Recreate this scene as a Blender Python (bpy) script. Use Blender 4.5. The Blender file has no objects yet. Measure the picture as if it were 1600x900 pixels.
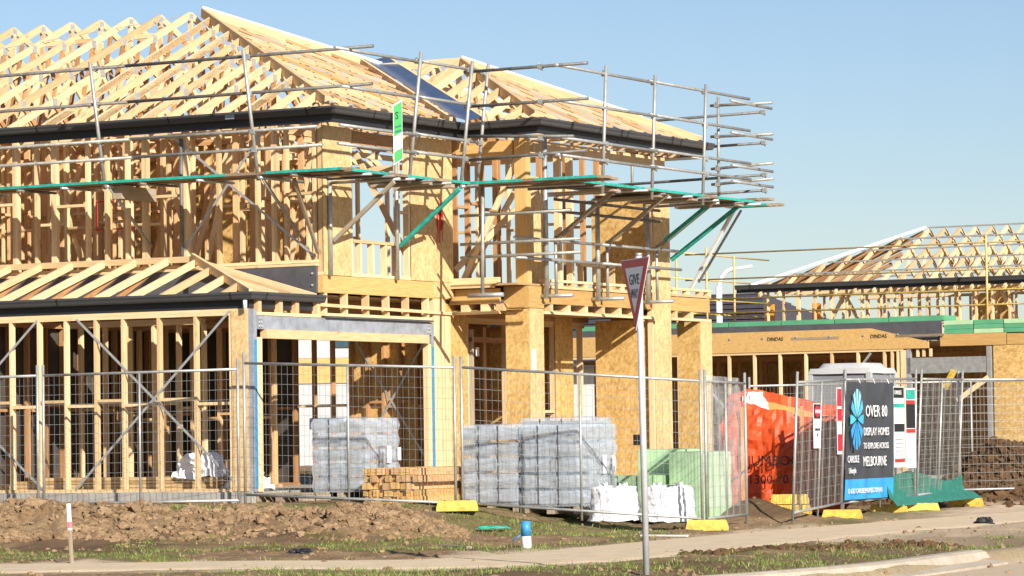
import bpy, bmesh, math, random
import numpy as np
from mathutils import Vector, Matrix, noise as mnoise

random.seed(7)
rng = np.random.default_rng(11)
S = bpy.context.scene
COL = S.collection
R = math.radians

# ------------------------------------------------------------------ camera
cam = bpy.data.cameras.new('camera')
cam.sensor_width = 36.0
cam.lens = 122.2
cam.clip_start = 1.0
cam.clip_end = 5000.0
camo = bpy.data.objects.new('camera', cam)
COL.objects.link(camo)
pitch = math.atan(230.0 / 5430.0)
camo.matrix_world = (Matrix.Translation((0, 0, 0.738)) @ Matrix.Rotation(R(90) + pitch, 4, 'X')
                     @ Matrix.Rotation(-0.0145, 4, 'Z'))
S.camera = camo

# house axes: U runs along the long side wall (left, away), V along the street front (right, away)
TH = R(29)
U = Vector((-math.cos(TH), math.sin(TH), 0))
V = Vector((math.sin(TH), math.cos(TH), 0))
Z = Vector((0, 0, 1))
O = Vector((-3.706, 48.675, 0))

# ------------------------------------------------------------------ light
SUN_EL = R(25.5)
sh = (-0.81 * U - 0.58 * V).normalized()
sun_dir = (sh * math.cos(SUN_EL) + Z * math.sin(SUN_EL)).normalized()
sun = bpy.data.lights.new('sun', 'SUN')
sun.energy = 5.0
sun.angle = R(0.53)
sun.color = (1.0, 0.94, 0.86)
suno = bpy.data.objects.new('sun', sun)
COL.objects.link(suno)
suno.rotation_euler = sun_dir.to_track_quat('Z', 'Y').to_euler()

world = bpy.data.worlds.new('World')
S.world = world
world.use_nodes = True
wn = world.node_tree
bg = wn.nodes['Background']
sky = wn.nodes.new('ShaderNodeTexSky')
sky.sky_type = 'NISHITA'
sky.sun_disc = False
sky.sun_elevation = SUN_EL
sky.sun_rotation = math.atan2(sun_dir.x, sun_dir.y)
sky.air_density = 1.0
sky.dust_density = 0.35
sky.ozone_density = 3.6
tint = wn.nodes.new('ShaderNodeMix')
tint.data_type = 'RGBA'
tint.blend_type = 'MULTIPLY'
tint.inputs[0].default_value = 1.0
tint.inputs[7].default_value = (1.04, 0.985, 1.02, 1)
wn.links.new(sky.outputs[0], tint.inputs[6])
wn.links.new(tint.outputs[2], bg.inputs[0])
bg.inputs[1].default_value = 0.073
S.view_settings.view_transform = 'Standard'
S.view_settings.look = 'None'
S.view_settings.exposure = 0.58
S.view_settings.gamma = 1.0


# ------------------------------------------------------------------ materials
def newmat(name):
    m = bpy.data.materials.new(name)
    m.use_nodes = True
    nt = m.node_tree
    return m, nt, nt.nodes['Principled BSDF']


def ramp(nt, fac, stops):
    r = nt.nodes.new('ShaderNodeValToRGB')
    e = r.color_ramp.elements
    e[0].position, e[0].color = stops[0][0], (*stops[0][1], 1)
    e[1].position, e[1].color = stops[-1][0], (*stops[-1][1], 1)
    for p, c in stops[1:-1]:
        x = e.new(p)
        x.color = (*c, 1)
    nt.links.new(fac, r.inputs[0])
    return r.outputs[0]


def coords(nt, scale=(1, 1, 1), jitter=True):
    tc = nt.nodes.new('ShaderNodeTexCoord')
    mp = nt.nodes.new('ShaderNodeMapping')
    mp.inputs['Scale'].default_value = scale
    nt.links.new(tc.outputs['Object'], mp.inputs[0])
    if jitter:
        oi = nt.nodes.new('ShaderNodeObjectInfo')
        mu = nt.nodes.new('ShaderNodeMath')
        mu.operation = 'MULTIPLY'
        mu.inputs[1].default_value = 37.0
        nt.links.new(oi.outputs['Random'], mu.inputs[0])
        cb = nt.nodes.new('ShaderNodeCombineXYZ')
        for i in range(3):
            nt.links.new(mu.outputs[0], cb.inputs[i])
        nt.links.new(cb.outputs[0], mp.inputs['Location'])
    return mp.outputs[0]


def noise(nt, vec, scale, detail=4, rough=0.6):
    n = nt.nodes.new('ShaderNodeTexNoise')
    n.inputs['Scale'].default_value = scale
    n.inputs['Detail'].default_value = detail
    n.inputs['Roughness'].default_value = rough
    nt.links.new(vec, n.inputs['Vector'])
    return n.outputs[0]


def mix(nt, a, b, fac, mode='MIX'):
    m = nt.nodes.new('ShaderNodeMix')
    m.data_type = 'RGBA'
    m.blend_type = mode
    for sock, v in ((m.inputs[0], fac), (m.inputs[6], a), (m.inputs[7], b)):
        if hasattr(v, 'links'):
            nt.links.new(v, sock)
        elif isinstance(v, (int, float)):
            sock.default_value = v
        else:
            sock.default_value = (*v, 1)
    return m.outputs[2]


def bump(nt, bsdf, h, strength=0.3, dist=0.01):
    b = nt.nodes.new('ShaderNodeBump')
    b.inputs['Strength'].default_value = strength
    b.inputs['Distance'].default_value = dist
    nt.links.new(h, b.inputs['Height'])
    nt.links.new(b.outputs[0], bsdf.inputs['Normal'])


def timber(name, light, dark, knot=0.5, rough=0.75, grain=1.0):
    m, nt, p = newmat(name)
    v = coords(nt, (1.2, 14, 14))
    g = noise(nt, v, 2.6 * grain, 5, 0.65)
    c = ramp(nt, g, [(0.30, dark), (0.62, light)])
    v2 = coords(nt, (1.0, 3.0, 3.0))
    k = noise(nt, v2, 5.0, 1, 0.4)
    kc = ramp(nt, k, [(0.70, (0, 0, 0)), (0.76, (1, 1, 1))])
    c = mix(nt, c, tuple(x * 0.45 for x in dark), mix(nt, (0, 0, 0), kc, knot))
    oi = nt.nodes.new('ShaderNodeObjectInfo')
    t = ramp(nt, oi.outputs['Random'], [(0.0, (0.74, 0.68, 0.60)), (0.5, (0.97, 0.94, 0.90)), (1.0, (1.08, 1.06, 1.05))])
    c = mix(nt, c, t, 1.0, 'MULTIPLY')
    nt.links.new(c, p.inputs['Base Color'])
    p.inputs['Roughness'].default_value = rough
    bump(nt, p, g, 0.15, 0.004)
    return m


def osb_mat(name, light, mid, dark):
    m, nt, p = newmat(name)
    cols = None
    for i, (rot, sc) in enumerate((((0, 0, 0.5), (9, 30, 30)), ((0.4, 0.3, 1.4), (10, 34, 34)), ((0.9, 0.2, 2.4), (8, 26, 26)))):
        tc = nt.nodes.new('ShaderNodeTexCoord')
        mp = nt.nodes.new('ShaderNodeMapping')
        mp.inputs['Scale'].default_value = sc
        m0 = nt.nodes.new('ShaderNodeMapping')
        m0.inputs['Rotation'].default_value = rot
        nt.links.new(tc.outputs['Object'], m0.inputs[0])
        nt.links.new(m0.outputs[0], mp.inputs[0])
        vo = nt.nodes.new('ShaderNodeTexVoronoi')
        vo.inputs['Scale'].default_value = 1.0
        nt.links.new(mp.outputs[0], vo.inputs['Vector'])
        sep = nt.nodes.new('ShaderNodeSeparateColor')
        nt.links.new(vo.outputs['Color'], sep.inputs[0])
        c = ramp(nt, sep.outputs[0], [(0.05, dark), (0.45, mid), (0.9, light)])
        cols = c if cols is None else mix(nt, cols, c, 0.42)
    big = noise(nt, coords(nt, (1, 1, 1)), 1.5, 3)
    cols = mix(nt, cols, ramp(nt, big, [(0.3, (0.86, 0.84, 0.8)), (0.7, (1.06, 1.05, 1.04))]), 1.0, 'MULTIPLY')
    nt.links.new(cols, p.inputs['Base Color'])
    p.inputs['Roughness'].default_value = 0.7
    return m


def plain(name, col, rough=0.6, metal=0.0, var=0.12, scale=6.0, spec=0.5, bmp=0.0):
    m, nt, p = newmat(name)
    n = noise(nt, coords(nt), scale, 5, 0.65)
    c = ramp(nt, n, [(0.3, tuple(x * (1 - var) for x in col)), (0.7, tuple(min(1, x * (1 + var)) for x in col))])
    nt.links.new(c, p.inputs['Base Color'])
    p.inputs['Roughness'].default_value = rough
    p.inputs['Metallic'].default_value = metal
    p.inputs['Specular IOR Level'].default_value = spec
    if bmp:
        bump(nt, p, n, bmp, 0.01)
    return m


M = {}
M['pine'] = timber('pine', (0.79, 0.605, 0.355), (0.67, 0.46, 0.235))
M['pine_dark'] = timber('pine_shade_brown', (0.52, 0.29, 0.125), (0.36, 0.18, 0.07))  # darker copy of pine: interior shade browned into the colour
M['pine_red'] = timber('pine_redder', (0.70, 0.46, 0.235), (0.56, 0.33, 0.145))  # redder pine: mixed rafter and stack tones, painted shade on inner walls
M['lvl'] = timber('laminated_beam', (0.66, 0.43, 0.16), (0.50, 0.30, 0.10), 0.15)
M['old'] = timber('weathered_plank', (0.36, 0.28, 0.19), (0.22, 0.165, 0.105), 0.4)
M['hoary'] = timber('grey_weathered_timber', (0.42, 0.36, 0.27), (0.30, 0.24, 0.17), 0.3)
M['osb'] = osb_mat('strand_board', (0.72, 0.50, 0.20), (0.58, 0.37, 0.12), (0.40, 0.22, 0.06))
M['osb_pale'] = osb_mat('pale_strand_board', (0.78, 0.57, 0.30), (0.68, 0.46, 0.21), (0.5, 0.32, 0.13))
M['galv'] = plain('galvanised_steel', (0.44, 0.44, 0.41), 0.5, 0.55, 0.22, 9)
M['tube'] = plain('scaffold_tube', (0.36, 0.35, 0.30), 0.55, 0.45, 0.3, 12)
M['tube_dark'] = plain('dull_scaffold_tube', (0.17, 0.165, 0.15), 0.6, 0.35, 0.35, 12)
M['strap'] = plain('bracing_strap', (0.50, 0.50, 0.48), 0.45, 0.5, 0.15, 8)
M['plate'] = plain('nail_plate', (0.55, 0.55, 0.53), 0.5, 0.5, 0.2, 30)
M['gutter'] = plain('charcoal_gutter', (0.055, 0.056, 0.058), 0.36, 0.0, 0.1, 4)
M['fascia'] = plain('charcoal_fascia', (0.022, 0.024, 0.028), 0.5, 0.0, 0.1, 4)
M['steel'] = plain('primed_steel_beam', (0.30, 0.32, 0.35), 0.55, 0.1, 0.28, 5)
M['steel_dark'] = plain('dark_steel_beam', (0.085, 0.085, 0.09), 0.6, 0.1, 0.2, 5)
M['valley'] = plain('valley_metal', (0.30, 0.38, 0.50), 0.28, 0.85, 0.2, 3)
M['blue'] = plain('blue_paint', (0.04, 0.26, 0.50), 0.5, 0, 0.2, 12)
M['teal'] = plain('teal_paint', (0.02, 0.36, 0.28), 0.55, 0, 0.35, 9)
M['white'] = plain('white_plastic', (0.78, 0.77, 0.74), 0.5, 0, 0.06)
M['concrete'] = plain('concrete', (0.42, 0.37, 0.30), 0.9, 0, 0.2, 3, 0.3, 0.2)
M['slab'] = plain('slab_concrete', (0.36, 0.34, 0.30), 0.9, 0, 0.25, 4, 0.3, 0.3)
M['wrap_black'] = plain('black_wall_wrap', (0.065, 0.052, 0.042), 0.75, 0, 0.3, 4)
M['deck'] = plain('floor_sheet', (0.42, 0.27, 0.12), 0.8, 0, 0.15, 5)
M['yellow'] = plain('yellow_plastic', (0.60, 0.41, 0.06), 0.65, 0, 0.35, 14)
M['yellow_rail'] = plain('yellow_rail', (0.58, 0.42, 0.16), 0.6, 0, 0.25, 10)
M['yellow_tube'] = plain('faded_yellow_tube', (0.58, 0.42, 0.10), 0.6, 0, 0.3, 10)
M['pole'] = plain('bright_galvanised_pole', (0.58, 0.59, 0.60), 0.45, 0.25, 0.12, 8)
M['orange_paint'] = plain('orange_paint', (0.75, 0.30, 0.03), 0.6, 0, 0.2, 10)
M['red_paint'] = plain('red_paint', (0.60, 0.012, 0.03), 0.6, 0, 0.2, 10)
M['black'] = plain('black_print', (0.012, 0.012, 0.013), 0.6, 0, 0.1)
M['green_wrap'] = plain('green_wrap', (0.42, 0.61, 0.35), 0.45, 0, 0.10, 4, 0.5, 0.3)
M['green_sheet'] = plain('green_board', (0.10, 0.34, 0.17), 0.6, 0, 0.15, 3)
M['bag'] = plain('woven_white_bag', (0.80, 0.79, 0.80), 0.65, 0, 0.05, 20, 0.3, 0.25)
M['orange'] = plain('orange_fabric', (0.66, 0.08, 0.016), 0.5, 0, 0.35, 4, 0.5, 1.0)
M['orange_pale'] = plain('orange_fabric_inside', (0.85, 0.33, 0.10), 0.6, 0, 0.15, 3)
M['grey_plastic'] = plain('grey_plastic', (0.23, 0.24, 0.26), 0.45, 0, 0.08, 3)
M['pale_plastic'] = plain('pale_grey_plastic', (0.46, 0.46, 0.45), 0.5, 0, 0.08, 3)
M['banner'] = plain('charcoal_banner', (0.045, 0.05, 0.058), 0.55, 0, 0.25, 3)
M['banner_blue'] = plain('blue_banner_strip', (0.03, 0.30, 0.62), 0.5, 0, 0.2, 2)
M['banner_pale'] = plain('pale_cyan_print', (0.25, 0.58, 0.66), 0.5, 0, 0.1, 3)
M['banner_cyan'] = plain('cyan_print', (0.05, 0.42, 0.60), 0.5, 0, 0.3, 3)
M['sign_red'] = plain('sign_red', (0.56, 0.02, 0.02), 0.45, 0, 0.08)
M['sign_white'] = plain('sign_white', (0.82, 0.82, 0.82), 0.4, 0, 0.03)
M['sign_green'] = plain('sign_green', (0.06, 0.38, 0.10), 0.5, 0, 0.06)
M['shade'] = plain('green_shade_cloth', (0.03, 0.17, 0.125), 0.7, 0, 0.25, 9, 0.3, 0.4)
M['brick'] = plain('grey_block', (0.36, 0.35, 0.32), 0.85, 0, 0.25, 9)
M['tile'] = plain('dark_roof_tile', (0.07, 0.06, 0.062), 0.7, 0, 0.3, 10)
M['render'] = plain('pale_render', (0.72, 0.70, 0.66), 0.8, 0, 0.05)
M['glass'] = plain('dark_glass', (0.05, 0.09, 0.11), 0.08, 0, 0.1)
M['hazard'] = plain('plain_grey_ground', (0.3, 0.25, 0.2), 0.9)

# stretch film: thin, milky, glossy
m, nt, p = newmat('stretch_film')
n1 = noise(nt, coords(nt, (1, 1, 3)), 4, 3, 0.6)
p.inputs['Base Color'].default_value = (0.60, 0.68, 0.77, 1)
p.inputs['Roughness'].default_value = 0.22
p.inputs['Specular IOR Level'].default_value = 0.8
nt.links.new(ramp(nt, n1, [(0.32, (0.20,) * 3), (0.72, (0.62,) * 3)]), p.inputs['Alpha'])
bump(nt, p, n1, 0.5, 0.03)
M['film'] = m


m, nt, p = newmat('hazy_film')
n1 = noise(nt, coords(nt, (1, 1, 1)), 3, 4, 0.6)
p.inputs['Base Color'].default_value = (0.74, 0.75, 0.74, 1)
p.inputs['Roughness'].default_value = 0.3
nt.links.new(ramp(nt, n1, [(0.35, (0.10,) * 3), (0.7, (0.42,) * 3)]), p.inputs['Alpha'])
M['haze_film'] = m


def soil_mat(name, dry, wet, attr=True, bs=0.7):
    m, nt, p = newmat(name)
    tc = nt.nodes.new('ShaderNodeTexCoord')
    a = noise(nt, tc.outputs['Object'], 3.5, 6, 0.7)
    b = noise(nt, tc.outputs['Object'], 22, 5, 0.7)
    c = ramp(nt, a, [(0.32, wet), (0.62, dry)])
    c = mix(nt, c, ramp(nt, b, [(0.25, (0.55, 0.5, 0.45) if bs > 0.3 else (0.88, 0.87, 0.86)), (0.7, (1.15, 1.13, 1.1))]), 1.0, 'MULTIPLY')
    if attr:
        at = nt.nodes.new('ShaderNodeAttribute')
        at.attribute_name = 'zone'
        sp = nt.nodes.new('ShaderNodeSeparateColor')
        nt.links.new(at.outputs['Color'], sp.inputs[0])
        c = mix(nt, c, mix(nt, (0.64, 0.50, 0.345), (0.54, 0.415, 0.275), a), sp.outputs[0])      # dusty tracked earth
        c = mix(nt, c, mix(nt, (0.17, 0.105, 0.058), (0.105, 0.064, 0.034), b), sp.outputs[2])     # damp dug earth
        gr = nt.nodes.new('ShaderNodeMath')
        gr.operation = 'MULTIPLY'
        nt.links.new(sp.outputs[1], gr.inputs[0])
        nt.links.new(ramp(nt, b, [(0.42, (0, 0, 0)), (0.6, (1, 1, 1))]), gr.inputs[1])
        c = mix(nt, c, (0.10, 0.13, 0.03), gr.outputs[0])
    nt.links.new(c, p.inputs['Base Color'])
    p.inputs['Roughness'].default_value = 0.95
    p.inputs['Specular IOR Level'].default_value = 0.15
    bump(nt, p, b, bs, 0.03)
    return m


M['soil'] = soil_mat('bare_earth', (0.36, 0.25, 0.145), (0.21, 0.135, 0.072))
M['clod'] = soil_mat('clod_earth', (0.40, 0.28, 0.165), (0.22, 0.14, 0.075), False)
M['darksoil'] = soil_mat('dark_dug_earth', (0.165, 0.098, 0.052), (0.095, 0.055, 0.028), False)
m, nt, p = newmat('grass_blade')
oi = nt.nodes.new('ShaderNodeNewGeometry')
nt.links.new(ramp(nt, oi.outputs['Random Per Island'], [(0, (0.10, 0.16, 0.02)), (0.65, (0.17, 0.24, 0.035)), (1, (0.34, 0.30, 0.12))]), p.inputs['Base Color'])
p.inputs['Roughness'].default_value = 0.7
M['grass'] = m

# ------------------------------------------------------------------ helpers
WM = {}


def W(a, b, z=0.0):
    return O + U * a + V * b + Z * z


def link(o, parent=None, world=None):
    COL.objects.link(o)
    world = world if world is not None else Matrix.Identity(4)
    if parent is not None:
        o.parent = parent
        o.matrix_basis = WM[parent.name].inverted() @ world
    else:
        o.matrix_basis = world
    WM[o.name] = world.copy()
    return o


def thing(name, label, cat, loc, group=None):
    o = bpy.data.objects.new(name, None)
    o.empty_display_size = 0.2
    link(o, None, Matrix.Translation(loc))
    o['label'] = label
    o['category'] = cat
    if group:
        o['group'] = group
    return o


def tag(o, label, cat, group=None):
    o['label'] = label
    o['category'] = cat
    if group:
        o['group'] = group
    return o


_box = {}


def boxmesh(L, w, d, mat):
    k = (round(L, 3), round(w, 3), round(d, 3), mat)
    if k in _box:
        return _box[k]
    x, y, z = L / 2, w / 2, d / 2
    vs = [(sx * x, sy * y, sz * z) for sx in (-1, 1) for sy in (-1, 1) for sz in (-1, 1)]
    fs = [(0, 1, 3, 2), (4, 6, 7, 5), (0, 4, 5, 1), (2, 3, 7, 6), (0, 2, 6, 4), (1, 5, 7, 3)]
    me = bpy.data.meshes.new('piece')
    me.from_pydata(vs, [], fs)
    me.materials.append(M[mat])
    _box[k] = me
    return me


def frame(p0, p1, up=Z):
    p0, p1 = Vector(p0), Vector(p1)
    x = (p1 - p0).normalized()
    u = Vector(up)
    if abs(x.dot(u)) > 0.98:
        u = U.copy()
    y = u.cross(x).normalized()
    zz = x.cross(y).normalized()
    m = Matrix((x, y, zz)).transposed().to_4x4()
    m.translation = (p0 + p1) / 2
    return m, (p1 - p0).length


def beam(name, parent, p0, p1, w, d, mat='pine', up=Z, **kw):
    """A timber p0->p1, w across, d along up."""
    m, L = frame(p0, p1, up)
    o = bpy.data.objects.new(name, boxmesh(L, w, d, mat))
    return link(o, parent, m)


_cyl = {}


def tube(name, parent, p0, p1, r, mat='tube', n=8):
    m, L = frame(p0, p1)
    k = (round(L, 3), round(r, 4), mat, n)
    if k not in _cyl:
        vs, fs = [], []
        for i in range(n):
            t = 2 * math.pi * i / n
            vs += [(-L / 2, r * math.cos(t), r * math.sin(t)), (L / 2, r * math.cos(t), r * math.sin(t))]
        for i in range(n):
            j = (i + 1) % n
            fs.append((2 * i, 2 * j, 2 * j + 1, 2 * i + 1))
        fs.append(tuple(2 * i for i in range(n))[::-1])
        fs.append(tuple(2 * i + 1 for i in range(n)))
        me = bpy.data.meshes.new('tube')
        me.from_pydata(vs, [], fs)
        me.materials.append(M[mat])
        for poly in me.polygons[:n]:
            poly.use_smooth = True
        _cyl[k] = me
    return link(bpy.data.objects.new(name, _cyl[k]), parent, m)


def hbox(name, parent, a0, a1, b0, b1, z0, z1, mat):
    """Box in house axes, its local x along the longest side."""
    da, db, dz = abs(a1 - a0), abs(b1 - b0), abs(z1 - z0)
    c = ((a0 + a1) / 2, (b0 + b1) / 2, (z0 + z1) / 2)
    if dz >= da and dz >= db:
        return beam(name, parent, W(c[0], c[1], z0), W(c[0], c[1], z1), db, da, mat, U)
    if da >= db:
        return beam(name, parent, W(a0, c[1], c[2]), W(a1, c[1], c[2]), db, dz, mat)
    return beam(name, parent, W(c[0], b0, c[2]), W(c[0], b1, c[2]), da, dz, mat)


def mesh(name, parent, verts, faces, mat, smooth=False, base=None):
    """Free mesh given in world coordinates; its origin is the parent's (or base)."""
    wm = WM[parent.name].copy() if parent is not None else Matrix.Translation(base or (0, 0, 0))
    inv = wm.inverted()
    me = bpy.data.meshes.new(name)
    me.from_pydata([tuple(inv @ Vector(v)) for v in verts], [], faces)
    me.materials.append(M[mat])
    bm = bmesh.new()
    bm.from_mesh(me)
    bmesh.ops.recalc_face_normals(bm, faces=bm.faces)
    bm.to_mesh(me)
    bm.free()
    if smooth:
        for q in me.polygons:
            q.use_smooth = True
        if smooth == 'sharp':
            me.set_sharp_from_angle(angle=R(48))
    return link(bpy.data.objects.new(name, me), parent, wm)


class MB:
    """Collects boxes and tubes into one mesh."""
    def __init__(self):
        self.v, self.f = [], []

    def bar(self, p0, p1, w, d, up=Z):
        m, L = frame(p0, p1, up)
        n = len(self.v)
        for sx in (-1, 1):
            for sy in (-1, 1):
                for sz in (-1, 1):
                    self.v.append(tuple(m @ Vector((sx * L / 2, sy * w / 2, sz * d / 2))))
        self.f += [tuple(n + i for i in q) for q in ((0, 1, 3, 2), (4, 6, 7, 5), (0, 4, 5, 1), (2, 3, 7, 6), (0, 2, 6, 4), (1, 5, 7, 3))]

    def tube(self, p0, p1, r, k=6):
        m, L = frame(p0, p1)
        n = len(self.v)
        for i in range(k):
            t = 2 * math.pi * i / k
            for s in (-1, 1):
                self.v.append(tuple(m @ Vector((s * L / 2, r * math.cos(t), r * math.sin(t)))))
        for i in range(k):
            j = (i + 1) % k
            self.f.append((n + 2 * i, n + 2 * j, n + 2 * j + 1, n + 2 * i + 1))
        self.f.append(tuple(n + 2 * i for i in range(k))[::-1])
        self.f.append(tuple(n + 2 * i + 1 for i in range(k)))

    def build(self, name, mat, parent=None, base=None):
        return mesh(name, parent, self.v, self.f, mat, False, base)


def prism(name, parent, pts, depth, mat):
    """Extrude a world-space polygon by the vector depth."""
    n = len(pts)
    d = Vector(depth)
    vs = [tuple(Vector(q)) for q in pts] + [tuple(Vector(q) + d) for q in pts]
    fs = [tuple(range(n)), tuple(range(2 * n - 1, n - 1, -1))] + [(i, (i + 1) % n, n + (i + 1) % n, n + i) for i in range(n)]
    return mesh(name, parent, vs, fs, mat)


def text(name, parent, s, size, org, xdir, mat, up=Z, sx=1.0, align='LEFT', depth=0.0015):
    """Flat lettering as mesh; org is the left (or centre) of its baseline."""
    cu = bpy.data.curves.new('lettering', 'FONT')
    cu.body = s
    cu.size = size
    cu.align_x = align
    cu.extrude = depth
    cu.resolution_u = 2
    tmp = bpy.data.objects.new('tmp', cu)
    COL.objects.link(tmp)
    bpy.context.view_layer.update()
    me = bpy.data.meshes.new_from_object(tmp.evaluated_get(bpy.context.evaluated_depsgraph_get()))
    bpy.data.objects.remove(tmp)
    bpy.data.curves.remove(cu)
    me.materials.clear()
    me.materials.append(M[mat])
    x = Vector(xdir).normalized()
    u = Vector(up).normalized()
    n = x.cross(u).normalized()
    m = Matrix((x * sx, u, n)).transposed().to_4x4()
    me.transform(m)
    return link(bpy.data.objects.new(name, me), parent, Matrix.Translation(org))


def vnoise(x, y, seed=0):
    """Value noise on arrays, 0..1."""
    xi, yi = np.floor(x).astype(np.int64), np.floor(y).astype(np.int64)
    fx, fy = x - xi, y - yi
    fx, fy = fx * fx * (3 - 2 * fx), fy * fy * (3 - 2 * fy)

    def h(i, j):
        q = (i * 374761393 + j * 668265263 + seed * 974711) & 0xffffffff
        q = ((q ^ (q >> 13)) * 1274126177) & 0xffffffff
        return ((q ^ (q >> 16)) & 0xffff) / 65535.0
    return (h(xi, yi) * (1 - fx) + h(xi + 1, yi) * fx) * (1 - fy) + (h(xi, yi + 1) * (1 - fx) + h(xi + 1, yi + 1) * fx) * fy


def fbm(x, y, seed=0, oct=4):
    r, a, t = 0, 1.0, 0
    for i in range(oct):
        r = r + a * vnoise(x * 2 ** i + 13.1 * i, y * 2 ** i + 7.7 * i, seed + i)
        t += a
        a *= 0.55
    return r / t


def sstep(x, a, b):
    t = np.clip((x - a) / (b - a), 0, 1)
    return t * t * (3 - 2 * t)


# ------------------------------------------------------------------ terrain
PATH = [(-14, 34.1), (-6, 34.15), (-2.2, 34.1), (-0.6, 34.6), (0.5, 36.3), (1.9, 39.6), (3.9, 44.0), (6.6, 49.2), (10.5, 56.0), (16, 65.5)]
KERB = [(0.6, 30.6), (1.3, 31.5), (1.97, 32.25), (2.8, 33.3), (3.79, 34.9), (4.73, 37.2), (6.1, 40.0), (9.5, 46.0), (15, 55.5)]


def polydist(X, Y, pl):
    d = np.full(X.shape, 1e9)
    for (x0, y0), (x1, y1) in zip(pl[:-1], pl[1:]):
        dx, dy = x1 - x0, y1 - y0
        t = np.clip(((X - x0) * dx + (Y - y0) * dy) / (dx * dx + dy * dy), 0, 1)
        d = np.minimum(d, np.hypot(X - x0 - t * dx, Y - y0 - t * dy))
    return d


def roadside(X, Y):
    """Signed distance to the kerb line, positive on the road."""
    best = np.full(X.shape, 1e9)
    sg = np.zeros(X.shape)
    for (x0, y0), (x1, y1) in zip(KERB[:-1], KERB[1:]):
        dx, dy = x1 - x0, y1 - y0
        t = np.clip(((X - x0) * dx + (Y - y0) * dy) / (dx * dx + dy * dy), 0, 1)
        d = np.hypot(X - x0 - t * dx, Y - y0 - t * dy)
        s = np.sign((X - x0) * dy - (Y - y0) * dx)
        sg = np.where(d < best, s, sg)
        best = np.minimum(best, d)
    return best * sg


def gbase(X, Y):
    z = -0.55 + 0.05 * sstep(-X, 0, 3)
    pad = sstep(Y, 41.5, 47.0) * sstep(-X + 0.25 * (Y - 47), -1.6, 1.4)
    z = z + 0.33 * pad
    z = z + 0.25 * sstep(Y, 60, 68)
    rs = roadside(X, Y)
    return z - 0.055 * sstep(rs, -1.4, -0.2) - 0.13 * sstep(rs, -0.02, 0.25)


def gmound(X, Y):
    ridge = 43.1 + 0.5 * np.sin(X * 0.7)
    m = np.exp(-((Y - ridge) / 1.25) ** 2) * sstep(-X, 0.3, 1.6)
    return m * (0.20 + 0.20 * fbm(X * 0.8, Y * 0.8, 5))


def pilemask(X, Y):
    """The dug spoil heaps on the right."""
    p1 = np.exp(-(((X - 8.6) / 1.25) ** 2 + ((Y - 59.6) / 1.5) ** 2) ** 1.3)
    p2 = 0.33 * np.exp(-(((X - 3.45) / 0.5) ** 2 + ((Y - 50.0) / 0.8) ** 2))
    return p1, p2


def ground_z(X, Y, rough=True):
    X, Y = np.asarray(X, float), np.asarray(Y, float)
    z = gbase(X, Y) + gmound(X, Y)
    p1, p2 = pilemask(X, Y)
    z = z + 1.0 * p1 + p2 + 0.16 * (p1 > 0.1) * (fbm(X * 2.2, Y * 2.2, 31) - 0.5) * 2 * np.minimum(1, p1 * 3)
    if rough:
        flat = np.minimum(sstep(polydist(X, Y, PATH), 1.0, 1.5), sstep(np.abs(roadside(X, Y)), 0.2, 0.7))
        flat = flat * (1 - sstep(roadside(X, Y), 0.0, 0.3) * 0.9)
        dug = np.clip(gmound(X, Y) * 4.0, 0, 1)
        z = z + flat * ((fbm(X * 1.1, Y * 1.1, 3) - 0.5) * 0.14 + (fbm(X * 5, Y * 5, 9) - 0.5) * (0.05 + 0.20 * dug) + (fbm(X * 1.9, Y * 1.9, 19) - 0.5) * 0.22 * dug)
        z = z + (fbm(X * 2.5, Y * 2.5, 21) - 0.5) * 0.02
    return z


def gz(x, y):
    return float(ground_z(np.array([x]), np.array([y]), False)[0])


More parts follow.
